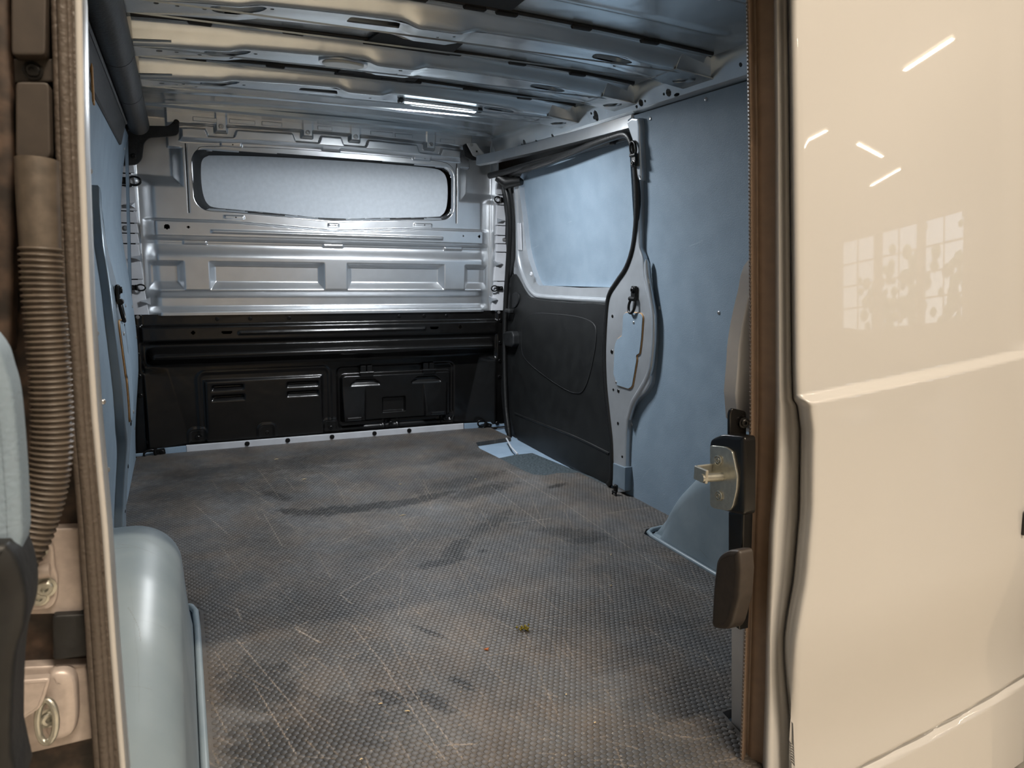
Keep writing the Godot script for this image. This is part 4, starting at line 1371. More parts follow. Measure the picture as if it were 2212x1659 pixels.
	for k in 2500:
		im.set_pixel(g.randi_range(0, w - 1), g.randi_range(0, h - 1), Color(0.55, 0.50, 0.42).lerp(Color(0.72, 0.68, 0.60), g.randf()))
	return ImageTexture.create_from_image(im)
func make_mat() -> void:
	var tex := floor_image()
	M.mat_top = mat(Color(0.98, 0.97, 0.97), 0.52)
	M.mat_top.albedo_texture = tex
	var mt := thing("floor_mat", "worn dark rubber floor mat with small round studs, stained and scratched", "mat", Vector3(0, 0, -1.3))
	var poly := mat_outline()
	var m := Mb.new()
	m.sheet(poly, -0.014, 0.0048, flat_y(0.0), 0.001)
	for i in m.t.size():
		m.t[i] = Vector2((m.v[i].x - FX0) / (FX1 - FX0), (m.v[i].z - FZ0) / (FZ1 - FZ0))
	made(m, "mat_base", M.mat_top, mt, "base sheet of the mat")
	# studs in staggered rows
	m = Mb.new()
	var px := 0.0125
	var pz := 0.01085
	var r := 0.0070
	var cs := []
	for i in 6:
		cs.append(Vector2(sin(TAU * i / 6.0), cos(TAU * i / 6.0)))
	var inset := Geometry2D.offset_polygon(poly, -0.010)
	var edge: PackedVector2Array = inset[0] if inset.size() else poly
	var g := RandomNumberGenerator.new()
	g.seed = 9
	var row := 0
	var z := -2.50
	while z < -0.04:
		var xs := -0.83 + (px * 0.5 if row % 2 else 0.0)
		# spans of the row that lie on the mat
		var hits := []
		for i in edge.size():
			var a := edge[i]
			var b := edge[(i + 1) % edge.size()]
			if (a.y > z) != (b.y > z):
				hits.append(a.x + (b.x - a.x) * (z - a.y) / (b.y - a.y))
		hits.sort()
		while xs < 0.80:
			var okay := false
			for i in range(0, hits.size() - 1, 2):
				if xs > hits[i] and xs < hits[i + 1]:
					okay = true
			if okay:
				var o := m.v.size()
				var rr2 := r * g.randf_range(0.93, 1.02)
				for c in cs:
					var q := Vector3(xs + c.x * rr2 * 0.90, 0.0060, z + c.y * rr2 * 0.90)
					m.put(q, Vector3(c.x * 0.30, 1, c.y * 0.30).normalized(), Vector2((q.x - FX0) / (FX1 - FX0), (q.z - FZ0) / (FZ1 - FZ0)))
				for c in cs:
					var q := Vector3(xs + c.x * rr2, 0.0047, z + c.y * rr2)
					m.put(q, Vector3(c.x, 0.25, c.y).normalized(), Vector2((q.x - FX0) / (FX1 - FX0), (q.z - FZ0) / (FZ1 - FZ0)))
				m.ix.append_array([o, o + 2, o + 1, o, o + 3, o + 2, o, o + 4, o + 3, o, o + 5, o + 4])
				for i in 6:
					var j := (i + 1) % 6
					m.ix.append_array([o + i, o + j, o + 6 + j, o + i, o + 6 + j, o + 6 + i])
			xs += px
		z += pz
		row += 1
	# all winding one way
	for i in range(0, m.ix.size(), 3):
		var a := m.v[m.ix[i]]
		var gn := (m.v[m.ix[i + 1]] - a).cross(m.v[m.ix[i + 2]] - a)
		if gn.dot(m.n[m.ix[i]] + m.n[m.ix[i + 1]] + m.n[m.ix[i + 2]]) > 0.0:
			var k := m.ix[i + 1]
			m.ix[i + 1] = m.ix[i + 2]
			m.ix[i + 2] = k
	made(m, "studs", M.mat_top, mt, "small worn studs of the mat").set_meta("kind", "stuff")
	# the well beside the sliding door: bare painted floor, then the plastic step edge
	var well := thing("step_plate", "grey scuffed plastic step edge at the foot of the sliding door", "step", Vector3(0.68, -0.01, -1.85))
	m = Mb.new()
	var sp := on_floor([[1074, 990], [1112, 982], [1150, 978], [1330, 1050], [1250, 1034], [1180, 1034], [1120, 1022]], 0.0)
	m.sheet(sp, -0.012, 0.0, flat_y(0.0), 0.003)
	made(m, "plate", M.sill_plastic, well)
	m = Mb.new()
	m.tube(PackedVector3Array([at_y(1094, 947, 0.012), at_y(1104, 966, 0.008), at_y(1118, 981, 0.004)]), PackedFloat32Array([0.004]), 8)
	made(m, "edge_strip", M.pale, well)
	# crumbs
	var bits := [[1134, 1359, 0.012, "moss"], [1051, 1402, 0.006, "leaf"]]
	for b in bits:
		var c := at_y(b[0], b[1], 0.008)
		m = Mb.new()
		var s: float = b[2]
		if b[3] == "moss":
			for k in 26:
				var q := c + Vector3(g.randfn(0, s * 0.38), absf(g.randfn(0, s * 0.35)), g.randfn(0, s * 0.38))
				var rr3 := s * g.randf_range(0.14, 0.28)
				m.lathe([Vector2(0, -rr3), Vector2(rr3 * 0.8, -rr3 * 0.5), Vector2(rr3, 0.1 * rr3), Vector2(0, rr3)], Transform3D(Basis(Vector3(g.randf(), g.randf(), g.randf() + 0.1).normalized(), g.randf() * 6.0), q), 5)
			one(m, "moss_clump", M.moss, "small yellow-green clump of moss lying on the rubber mat", "moss")
		else:
			m.sheet(PackedVector2Array([Vector2(c.x - s, c.z), Vector2(c.x - s * 0.2, c.z - s * 0.35), Vector2(c.x + s, c.z - s * 0.2), Vector2(c.x + s * 0.4, c.z + s * 0.3), Vector2(c.x + s * 0.3, c.z + s * 0.9), Vector2(c.x - s * 0.2, c.z + s * 0.4)]), 0.0, 0.002, func(a: Vector2, d: float) -> Vector3: return Vector3(a.x, 0.0072 + d + 18.0 * (a.x - c.x) * (a.x - c.x), a.y), 0.0005)
			one(m, "dry_leaf", M.leaf, "tiny orange-brown scrap of dry leaf on the mat", "leaf")
	for b in [[870, 1113, 14, 0.1], [657, 1035, 9, 0.0], [1027, 1035, 5, 0.2], [865, 1046, 7, 0.0], [822, 1520, 8, -0.2], [880, 1536, 10, -0.4], [1223, 1500, 4, 0.5], [1285, 1561, 5, 0.1], [1320, 1198, 8, 0.8], [1320, 1265, 6, -0.1], [597, 992, 8, 0.0], [780, 1640, 6, 0.1]]:
		var c := at_y(b[0], b[1], 0.008)
		var le: float = b[2] * c.distance_to(EYE) / FPX * 0.5
		m = Mb.new()
		var dv := Vector3(cos(b[3]), 0, -sin(b[3])) * le
		m.tube(PackedVector3Array([c - dv, c + dv * 0.2 + Vector3(0, 0.0008, 0), c + dv]), PackedFloat32Array([0.0007, 0.0013, 0.0005]), 6)
		one(m, "wood_chip", M.chip, "tiny pale wood chip lying on the rubber mat", "chip", "wood chips strewn on the mat")

# ------------------------------------------------------------------ wheel arch covers
func arch_top(z: float) -> float:
	return table([[-1.022, -0.01], [-1.016, 0.0], [-1.0, 0.035], [-0.98, 0.078], [-0.96, 0.115], [-0.92, 0.172], [-0.86, 0.235], [-0.825, 0.265], [-0.75, 0.312], [-0.65, 0.345], [-0.55, 0.357], [-0.42, 0.35], [-0.28, 0.32], [-0.14, 0.27], [-0.05, 0.22]], z)
func make_arch(sx: float, label: String) -> void:
	var t := thing("wheel_arch_cover", label, "wheel arch", Vector3(sx * 0.72, 0, -0.55))
	var p := PackedVector3Array()
	var nu := 34
	var nv := 70
	for j in nv:
		var f := float(j) / (nv - 1)
		var z := lerpf(-1.021, -0.23 if sx > 0 else -0.10, f * f * 0.5 + f * 0.5)
		var top := maxf(0.004, arch_top(z))
		# front corner is rounded in plan as well
		var pull := 0.05 * pow(1.0 - ramp(-1.022, -0.90, z), 2.0)
		var x0 := 0.640 + pull * 0.3
		var r := minf(0.085, top * 0.9)
		for i in nu:
			var s := float(i) / (nu - 1)
			var q := Vector2.ZERO
			if s < 0.30:
				q = Vector2(x0 + 0.012 * (s / 0.30), (top - r) * s / 0.30)
			elif s < 0.70:
				var an := (s - 0.30) / 0.40 * PI * 0.5
				q = Vector2(x0 + 0.012 + r * (1.0 - cos(an)), top - r + r * sin(an))
			else:
				q = Vector2(lerpf(x0 + 0.012 + r, 0.80 if sx > 0 else 0.815, (s - 0.70) / 0.30), top)
			p.append(Vector3(sx * q.x, q.y, z))
	var m := Mb.new()
	m.grid(p, nu, nv, PackedVector2Array(), PackedByteArray(), sx > 0)
	made(m, "shell", M.arch, t)
	m = Mb.new()
	var base := PackedVector3Array()
	for q in [[0.79, -1.045], [0.70, -1.040], [0.665, -1.035], [0.643, -1.02], [0.634, -0.99], [0.632, -0.9], [0.632, -0.5], [0.632, -0.24]]:
		base.append(Vector3(sx * q[0], 0.006, q[1]))
	m.tube(base, PackedFloat32Array([0.007]), 10)
	made(m, "foot_lip", M.arch, t)

# ------------------------------------------------------------------ side walls
const PILLAR_TOP := [[1368, 300], [1357, 263], [1381, 256], [1384, 300], [1387, 380], [1386, 390], [1382, 392], [1383, 500]]
const PILLAR_PX := [[1384, 535], [1391, 556], [1394, 598], [1404, 640], [1413, 682], [1413, 760], [1409, 800], [1406, 828], [1393, 850], [1372, 869], [1362, 888], [1356, 920], [1353, 1000], [1352, 1062], [1325, 1048], [1326, 960], [1318, 900], [1310, 830], [1308, 760], [1309, 690], [1316, 645], [1338, 610], [1358, 578], [1371, 540]]
const PILLAR_FRONT := [[1377, 490], [1378, 430], [1375, 350]]
const ACCESS_PX := [[1352, 675], [1383, 677], [1388, 684], [1385, 732], [1381, 764], [1374, 767], [1375, 776], [1370, 806], [1365, 834], [1358, 840], [1332, 832], [1328, 815], [1325, 809], [1328, 746], [1333, 733], [1344, 725], [1346, 681]]
func make_walls() -> void:
	var cuts := steps(0.0, 1.3, 0.06)
	# left wall board and its mirror image of the right pillar
	var m := Mb.new()
	m.sheet(PackedVector2Array([Vector2(-2.475, 0.0), Vector2(-0.09, 0.0), Vector2(-0.09, 1.26), Vector2(-2.475, 1.26)]), -0.006, 0.006, left_wall(), 0.001, cuts, [], true)
	var lb := made(m, "wall_board", M.board)
	tag(lb, "long blue-grey grained board lining the left side of the load bay", "wall board")
	for q in [[-2.40, 1.20], [-1.9, 1.22], [-1.55, 1.22], [-2.40, 0.62], [-2.05, 0.645], [-1.62, 0.66], [-2.42, 0.50], [-1.60, 0.30], [-2.38, 0.15]]:
		turned("screw", "screw", Vector3(-xl(q[1]) + 0.006, q[1], q[0]), Vector3.RIGHT, 0.006, M.steel, lb)
	# raw edge of the board where it was cut out high up
	m = Mb.new()
	m.box(at_x(200, 182, -0.775), Vector3(0.004, 0.085, 0.020), 0.001, Basis(Vector3.RIGHT, -0.25))
	made(m, "plywood_edge", M.plywood, lb)
	# right wall board
	m = Mb.new()
	m.sheet(PackedVector2Array([Vector2(-1.425, 0.0), Vector2(-0.23, 0.0), Vector2(-0.23, 1.290), Vector2(-1.362, 1.290), Vector2(-1.392, 1.282), Vector2(-1.425, 0.9)]), -0.006, 0.006, right_wall(), 0.001, cuts, [], true)
	var rb := made(m, "wall_board", M.board)
	tag(rb, "large blue-grey grained board lining the right wall behind the sliding door", "wall board")
	for q in [[1405, 256], [1525, 214], [1387, 390], [1387, 513], [1425, 665], [1553, 676], [1416, 791], [1365, 917]]:
		var c := on_right([q], 0.006)[0]
		turned("screw", "screw", Vector3(xr(c.y) - 0.006, c.y, c.x), Vector3.LEFT, 0.006, M.steel, rb)
	# pillar on the right with its closing board; the same on the left, mirrored
	for sx in [1.0, -1.0]:
		var S := right_wall() if sx > 0 else left_wall()
		var pl := thing("pillar", "bright pressed steel pillar between the sliding door and the right wall board" if sx > 0 else "pressed steel pillar standing proud of the left wall board", "pillar", Vector3(sx * 0.79, 0.0, -1.38))
		m = Mb.new()
		var out := on_right((PILLAR_TOP + PILLAR_PX + PILLAR_FRONT) if sx > 0 else ([[1379, 460]] + PILLAR_PX), 0.022)
		m.sheet(dense(out, 2, true), -0.004, 0.030, S, 0.008, cuts, [])
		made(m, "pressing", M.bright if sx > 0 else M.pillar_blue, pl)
		m = Mb.new()
		var acc := rounded(on_right(ACCESS_PX, 0.035), 0.006, 2)
		m.sheet(acc, 0.026, 0.036, S, 0.001, cuts)
		var ac := made(m, "access_board", M.board, pl, "small blue-grey board with a plywood edge")
		# plywood edge shows as a thin line round the board
		m = Mb.new()
		m.tube(pts3(acc, S, 0.0315), PackedFloat32Array([0.0028]), 6, true)
		made(m, "plywood_edge", M.plywood, ac)
		for q in [[1369, 697], [1331, 826]]:
			var c := on_right([q], 0.036)[0]
			turned("screw", "screw", S.call(c, 0.036), Vector3(-sx, 0, 0), 0.0055, M.steel, ac)
		for q in [[1318, 683, 0.006], [1317, 760, 0.008], [1320, 842, 0.005], [1331, 845, 0.007], [1330, 915, 0.006], [1339, 987, 0.005]]:
			var c := on_right([[q[0], q[1]]], 0.04)[0]
			turned("plug", "plug", S.call(c, 0.030), Vector3(-sx, 0, 0), q[2], M.hardware, pl)
		# raised swage down the middle of the right pillar
		m = Mb.new()
		m.tube(pts3(dense(on_right([[1388, 560], [1391, 600], [1398, 645], [1404, 690], [1402, 760], [1394, 810], [1376, 845], [1360, 872], [1350, 905]], 0.04), 3), S, 0.024), PackedFloat32Array([0.004, 0.010, 0.012, 0.012]), 10)
		if sx > 0:
			made(m, "swage", M.bright, pl)
		var eye := on_right([[1365, 632]], 0.045)[0]
		var q3: Vector3 = S.call(eye, 0.031)
		ring_handle("lashing_eye", "large black lashing eye hanging on the right pillar above its small access board" if sx > 0 else "large black lashing eye hanging on the left pillar above its small access board", q3, Vector3(-sx, 0, 0), Vector3.UP, 0.072)
	# foot of the right pillar
	m = Mb.new()
	m.sheet(on_right([[1352, 1060], [1326, 1046], [1327, 1000], [1353, 1010]], 0.03), 0.0, 0.036, right_wall(), 0.003, cuts)
	one(m, "pillar_foot", M.pillar_blue, "blue-grey steel foot plate at the bottom of the right pillar", "plate")
	var e2 := on_right([[1380, 346]], 0.02)[0]
	ring_handle("lashing_eye", "black lashing eye high beside the black seal of the sliding door", Vector3(xr(e2.y) - 0.032, e2.y - 0.004, e2.x), Vector3.LEFT, Vector3.DOWN, 0.062)
	var e3 := on_right([[1344, 1056]], 0.03)[0]
	ring_handle("lashing_eye", "black lashing eye at the foot of the right pillar, on the floor edge", Vector3(xr(e3.y) - 0.052, e3.y + 0.005, e3.x), Vector3.LEFT, Vector3.UP, 0.045)

# ------------------------------------------------------------------ sliding door
const SEAL_PX := [[1098, 985], [1101, 950], [1093, 880], [1090, 800], [1090, 720], [1093, 640], [1098, 560], [1101, 480], [1097, 430], [1090, 395], [1100, 378], [1140, 365], [1200, 345], [1280, 312], [1325, 296], [1350, 290], [1362, 300], [1369, 325], [1374, 370], [1377, 430], [1375, 490], [1368, 540], [1354, 580], [1334, 610], [1317, 640], [1311, 690], [1308, 760], [1310, 830], [1317, 900], [1323, 960], [1323, 1030], [1316, 1046]]
func make_sliding_door() -> void:
	var S := right_wall()
	var cuts := steps(0.0, 1.3, 0.05)
	var dr := thing("sliding_door", "closed sliding side door, black plastic trim below and pale board in its window above", "door", Vector3(0.81, 0.0, -1.9))
	# metal inner frame
	var m := Mb.new()
	var inner_board := [[1121, 388], [1150, 362], [1240, 332], [1335, 301], [1356, 300], [1366, 340], [1371, 420], [1370, 490], [1352, 570], [1322, 621], [1180, 617], [1168, 617], [1160, 611], [1147, 575], [1137, 535], [1130, 470]]
	m.sheet(on_right([[1100, 372], [1200, 338], [1345, 290], [1372, 320], [1378, 430], [1375, 500], [1355, 585], [1318, 640], [1316, 664], [1160, 655], [1140, 645], [1122, 615], [1108, 590], [1108, 480]]), -0.05, -0.002, S, 0.004, cuts, [dense(on_right(inner_board, -0.002), 2, true)])
	made(m, "inner_frame", M.bright, dr)
	# sloping sill under the window and the lit edge of the front post
	m = Mb.new()
	m.tube(pts3(dense(on_right([[1113, 392], [1117, 470], [1118, 540], [1124, 580], [1138, 615], [1152, 634], [1170, 641], [1240, 646], [1312, 650]], 0.0), 4), S, -0.004), PackedFloat32Array([0.012]), 12)
	made(m, "frame_swage", M.bright, dr)
	m = Mb.new()
	m.sheet(on_right(inner_board, -0.02), -0.040, -0.026, S, 0.001, cuts)
	made(m, "window_board", M.board, dr, "smooth blue-grey board closing the door window")
	m = Mb.new()
	m.sheet(on_right([[1119, 483], [1126, 482], [1128, 540], [1121, 540]], 0.0), 0.0, 0.006, S, 0.002)
	made(m, "pad", M.pale, dr)
	turned("clip", "screw", at_x(1148, 592, 0.80), Vector3.LEFT, 0.011, M.pale, dr)
	for q in [[1152, 361], [1325, 309]]:
		var c := on_right([q], 0.0)[0]
		m = Mb.new()
		m.box(Vector3(xr(c.y) - 0.002, c.y, c.x), Vector3(0.012, 0.014, 0.03), 0.003)
		made(m, "clip", M.black_plastic, dr)
	# black lower trim
	var trim := [[1112, 592], [1124, 612], [1138, 636], [1158, 645], [1240, 652], [1316, 657], [1312, 700], [1311, 780], [1314, 850], [1322, 920], [1325, 1000], [1316, 1046], [1304, 1046], [1236, 1012], [1170, 985], [1130, 965], [1112, 935], [1101, 880], [1096, 800], [1095, 720], [1099, 640], [1103, 600]]
	m = Mb.new()
	m.sheet(dense(on_right(trim, 0.006), 2, true), -0.03, 0.010, S, 0.008, cuts)
	var tp := made(m, "lower_trim", M.trim, dr, "scuffed black plastic trim panel")
	var fieldp := smoothed(on_right([[1128, 710], [1133, 692], [1146, 680], [1170, 677], [1230, 682], [1266, 690], [1285, 705], [1287, 735], [1280, 780], [1270, 820], [1258, 845], [1243, 849], [1222, 842], [1180, 815], [1140, 782], [1127, 757]], 0.012), 3)
	m = Mb.new()
	m.sheet(fieldp, 0.008, 0.013, S, 0.003, cuts)
	made(m, "pressed_field", M.trim, tp)
	m = Mb.new()
	m.tube(pts3(fieldp, S, 0.0105), PackedFloat32Array([0.003]), 6, true)
	made(m, "field_edge", M.black_plastic, tp)
	m = Mb.new()
	m.tube(pts3(dense(on_right([[1112, 893], [1160, 912], [1240, 943], [1316, 980]], 0.01), 4), S, 0.008), PackedFloat32Array([0.006]), 8)
	made(m, "crease", M.trim, tp)
	m = Mb.new()
	m.sheet(rounded(on_right([[1091, 722], [1096, 716], [1110, 715], [1113, 724], [1113, 744], [1109, 750], [1094, 747]], 0.03), 0.008), 0.008, 0.045, S, 0.010, [], [], true)
	made(m, "grip", M.black_plastic, dr)
	m = Mb.new()
	m.sheet(smoothed(on_right([[1104, 640], [1110, 632], [1117, 634], [1119, 645], [1114, 660], [1106, 664]], 0.02)), 0.008, 0.018, S, 0.004)
	made(m, "lock_escutcheon", M.black_plastic, dr)
	m = Mb.new()
	m.box(at_x(1100, 672, 0.79), Vector3(0.03, 0.022, 0.055), 0.006)
	made(m, "guide_roller", M.black_plastic, dr)
	# the front post: dark lining between the bulkhead flange and the door
	m = Mb.new()
	m.sheet(on_right([[1083, 395], [1104, 392], [1112, 470], [1112, 560], [1103, 600], [1098, 700], [1100, 800], [1106, 900], [1120, 965], [1112, 978], [1092, 930], [1084, 850], [1084, 700], [1092, 560], [1093, 470]], 0.0), -0.03, 0.004, S, 0.003, cuts)
	made(m, "front_lining", M.black_plastic, dr)
	# seal round the door opening
	m = Mb.new()
	m.tube(pts3(dense(on_right(SEAL_PX, 0.026), 4), S, 0.026), PackedFloat32Array([0.0120]), 12)
	one(m, "door_seal", M.rubber, "black rubber seal framing the sliding door opening", "seal")
	# upper track, bending inwards at its front end
	var tr := thing("door_track", "grey steel upper track of the sliding door with a dark end", "track", Vector3(0.75, 1.26, -1.9))
	var path := [Vector3(0.762, 1.277, -1.372), Vector3(0.764, 1.279, -1.60), Vector3(0.762, 1.281, -1.85), Vector3(0.752, 1.281, -2.05), Vector3(0.728, 1.279, -2.22), Vector3(0.690, 1.272, -2.36), Vector3(0.636, 1.262, -2.45)]
	m = Mb.new()
	var sec := [Vector2(-0.014, 0.020), Vector2(0.016, 0.022), Vector2(0.016, 0.016), Vector2(-0.008, 0.014), Vector2(-0.010, -0.014), Vector2(0.016, -0.016), Vector2(0.016, -0.022), Vector2(-0.016, -0.020)]
	var rows := []
	for i in path.size():
		var a: Vector3 = path[maxi(i - 1, 0)]
		var b: Vector3 = path[mini(i + 1, path.size() - 1)]
		var d := (b - a).normalized()
		var nrm := Vector3.UP.cross(d).normalized()
		if nrm.x < 0.0:
			nrm = -nrm
		var r := []
		for q in sec:
			r.append(path[i] + nrm * q.x + Vector3.UP * q.y)
		rows.append(r)
	for i in path.size() - 1:
		for k in sec.size():
			var k2 := (k + 1) % sec.size()
			m.quad(rows[i][k], rows[i][k2], rows[i + 1][k2], rows[i + 1][k])
	made(m, "channel", M.paint, tr)
	m = Mb.new()
	m.box(Vector3(0.758, 1.277, -1.362), Vector3(0.034, 0.042, 0.022), 0.004)
	made(m, "end_cap", M.black_plastic, tr)
	# black weather lip under the track
	m = Mb.new()
	var lip := PackedVector3Array()
	for q in [Vector3(0.775, 1.238, -1.42), Vector3(0.778, 1.236, -1.7), Vector3(0.774, 1.232, -1.95), Vector3(0.755, 1.222, -2.15), Vector3(0.715, 1.205, -2.32), Vector3(0.675, 1.195, -2.41)]:
		lip.append(q)
	m.tube(lip, PackedFloat32Array([0.014]), 10)
	made(m, "weather_lip", M.rubber, tr)
	m = Mb.new()
	m.tube(PackedVector3Array([Vector3(0.70, 1.19, -2.38), Vector3(0.74, 1.165, -2.36), Vector3(0.785, 1.17, -2.30)]), PackedFloat32Array([0.02, 0.03, 0.02]), 12)
	made(m, "corner_boot", M.rubber, tr)

# ------------------------------------------------------------------ rear left corner: jamb, seal, wiring conduit, hinges, edge of the open door
func strip_between(m: Mb, left: Array, right: Array, z: float, d0: float, d1: float, bev: float) -> void:
	var px := left.duplicate()
	var r := right.duplicate()
	r.reverse()
	px.append_array(r)
	m.sheet(on_z(px, z), d0, d1, flat_z(z), bev, [], [], true)
func make_left_corner() -> void:
	# inner pillar skin running from the seal into the van
	var m := Mb.new()
	var p := PackedVector3Array()
	var ys := [-560, -200, 0, 320, 640, 900, 1140, 1400, 1659, 1800, 2500]
	var xe := [132, 158, 172, 178, 190, 207, 229, 247, 268, 280, 335]
	var nv := ys.size()
	for j in nv:
		var a := at_z(xe[j], ys[j], 0.0)
		p.append(a)
		p.append(a + Vector3(0.004, 0, -0.006))
		p.append(a + Vector3(0.004, 0, -0.02))
		p.append(a + Vector3(-0.004, 0, -0.06))
		p.append(a + Vector3(-0.030, 0, -0.16))
		p.append(Vector3(-xl(a.y) + 0.012, a.y, -0.30))
	m.grid(p, 6, nv)
	var d := one(m, "rear_pillar", M.bright, "blue-grey painted inner face of the left rear pillar beside the brown seal", "pillar")
	for q in [[195, 370], [209, 720], [224, 868], [233, 1015]]:
		turned("rivet", "plug", at_z(q[0], q[1], -0.03), Vector3(0.8, 0, 0.6), 0.0025, M.steel, d)
	# white painted hem of the body beside the seal
	m = Mb.new()
	var hem := PackedVector3Array()
	for k in ys.size():
		hem.append(at_z(xe[k] - 3.0, ys[k], 0.004))
	m.tube(hem, PackedFloat32Array([0.0030]), 10)
	made(m, "hem", M.body, d, "white painted hem of the pillar")
	# seal: base strip with three ridges
	var sl := thing("door_seal", "brown-grey ribbed rubber seal down the left side of the rear opening", "seal", at_z(200, 1659, 0.0))
	m = Mb.new()
	var el := [[72, -560], [98, -200], [112, 0], [122, 320], [134, 640], [150, 900], [170, 1140], [187, 1400], [203, 1659], [212, 1800], [262, 2500]]
	var er := [[124, -560], [150, -200], [166, 0], [174, 320], [187, 640], [204, 900], [226, 1140], [244, 1400], [263, 1659], [274, 1800], [329, 2500]]
	strip_between(m, el, er, 0.0, -0.03, 0.006, 0.003)
	made(m, "base", M.brown_rubber, sl)
	for k in [[0.16, 0.0038, 0.008], [0.40, 0.0045, 0.010], [0.62, 0.0035, 0.008]]:
		m = Mb.new()
		var path := PackedVector3Array()
		for i in el.size():
			path.append(at_z(lerpf(el[i][0], er[i][0], k[0]), el[i][1], k[2]))
		m.tube(path, PackedFloat32Array([k[1]]), 10)
		made(m, "ridge", M.brown_rubber, sl)
	# jamb of the door opening
	var j := thing("door_jamb", "dark brown jamb of the left rear door opening behind the corrugated conduit", "jamb", at_z(80, 1659, -0.03))
	m = Mb.new()
	m.sheet(on_z([[-300, -560], [105, -560], [130, -200], [150, 640], [185, 1140], [225, 1800], [275, 2500], [-420, 2500]], -0.03), -0.04, 0.0, flat_z(-0.03), 0.0, [], [], true)
	made(m, "jamb_face", M.dark_brown, j)
	m = Mb.new()
	m.sheet(on_z([[-120, -200], [20, -200], [26, 120], [34, 330], [30, 600], [26, 760], [-120, 760]], 0.01), -0.02, 0.006, flat_z(0.01), 0.008, [], [], true)
	made(m, "jamb_edge", M.dark_brown, j)
	for q in [[[-100, 1147], [172, 1138], [182, 1322], [-100, 1330]], [[-100, 1445], [188, 1432], [202, 1592], [60, 1625], [-100, 1640]]]:
		m = Mb.new()
		m.sheet(on_z(q, -0.02), -0.02, 0.004, flat_z(-0.02), 0.003, [], [], true)
		made(m, "bare_patch", M.cast, j, "pale painted patch of the jamb behind the hinge")
	m = Mb.new()
	m.sheet(rounded(on_z([[110, 1338], [184, 1334], [192, 1425], [112, 1436]], 0.0), 0.004), -0.01, 0.004, flat_z(-0.01), 0.003, [], [], true)
	made(m, "dark_gap", M.black_plastic, j)  # black plate standing in for the dark gap between the pale patches
	# covers over the upper jamb
	for q in [[[[27, -200], [100, -200], [104, 0], [102, 118], [98, 124], [34, 124], [29, 118]], "upper"], [[[38, 186], [44, 181], [104, 182], [110, 190], [113, 335], [106, 346], [46, 348], [38, 338]], "lower"]]:
		m = Mb.new()
		m.sheet(rounded(on_z(q[0], 0.015), 0.004), -0.03, 0.012, flat_z(0.012), 0.002, [], [], true)
		one(m, "jamb_cover", M.cover, "dark brown plastic cover on the left jamb, %s one of two" % q[1], "cover")
	var hp := thing("hinge_plate", "dark bolted plate between the two jamb covers", "plate", at_z(70, 180, 0.0))
	m = Mb.new()
	m.sheet(on_z([[28, 128], [116, 128], [118, 178], [30, 180]], 0.0), -0.02, 0.003, flat_z(0.0), 0.002, [], [], true)
	made(m, "plate", M.cover, hp)
	turned("bolt", "bolt", at_z(71, 153, 0.004), Vector3.BACK, 0.0055, M.hardware, hp)
	# wiring conduit: smooth sleeve, then corrugated
	var cd := thing("wiring_conduit", "dark corrugated wiring conduit hanging down the left door jamb", "conduit", at_z(62, 1190, 0.03))
	m = Mb.new()
	m.tube(PackedVector3Array([at_z(80, 346, 0.024), at_z(83, 440, 0.028), at_z(88, 538, 0.030)]), PackedFloat32Array([0.0160, 0.0156, 0.0150]), 20)
	made(m, "sleeve", M.conduit, cd)
	var key := PackedVector2Array([Vector2(88, 536), Vector2(92, 620), Vector2(99, 700), Vector2(106, 780), Vector2(111, 860), Vector2(113, 930), Vector2(109, 1000), Vector2(98, 1065), Vector2(82, 1120), Vector2(62, 1170), Vector2(30, 1220), Vector2(-20, 1270)])
	var fine := dense(key, 60)
	var path3 := PackedVector3Array()
	var run := 0.0
	var last := Vector3.ZERO
	var rad := PackedFloat32Array()
	var src := PackedVector3Array()
	for i in fine.size():
		src.append(at_z(fine[i].x, fine[i].y, lerpf(0.030, 0.045, float(i) / fine.size())))
	for i in src.size():
		if i > 0:
			run += src[i].distance_to(last)
		last = src[i]
		path3.append(src[i])
		rad.append(0.0152 + 0.0013 * sin(TAU * run / 0.0047))
	m = Mb.new()
	m.tube(path3, rad, 20)
	# true normals for the ribs
	var sides := 20
	for i in range(1, path3.size() - 1):
		for s in sides:
			var k := i * sides + s
			var t := (m.v[k + sides] - m.v[k - sides]).normalized()
			var nn := m.n[k]
			m.n[k] = (nn - t * nn.dot(t)).normalized()
	made(m, "corrugated_hose", M.conduit, cd)
	# hinge on the pale patch
	var hg := Node3D.new()
	hg.name = "hinge"
	j.add_child(hg, true)
	m = Mb.new()
	m.sheet(rounded(on_z([[20, 1160], [100, 1158], [118, 1175], [121, 1222], [128, 1240], [126, 1290], [112, 1310], [20, 1318]], -0.015), 0.006), 0.0, 0.006, flat_z(-0.014), 0.003, [], [], true)
	made(m, "leaf", M.cast, hg)
	m = Mb.new()
	m.tube(PackedVector3Array([at_z(40, 1242, 0.004), at_z(108, 1232, 0.004)]), PackedFloat32Array([0.0065]), 12)
	made(m, "knuckle", M.cast, hg)
	turned("bolt", "screw", at_z(84, 1190, -0.007), Vector3.BACK, 0.0075, M.zinc, hg)
	turned("bolt", "bolt", at_z(98, 1268, -0.007), Vector3.BACK, 0.0072, M.zinc, hg)
	turned("bolt", "bolt", at_z(86, 1290, -0.007), Vector3.BACK, 0.0060, M.zinc, hg)
	# door check on the lower patch
	var ck := thing("door_check", "pale cast door check with an eye on the lower left jamb", "door check", at_z(120, 1620, 0.0))
	m = Mb.new()
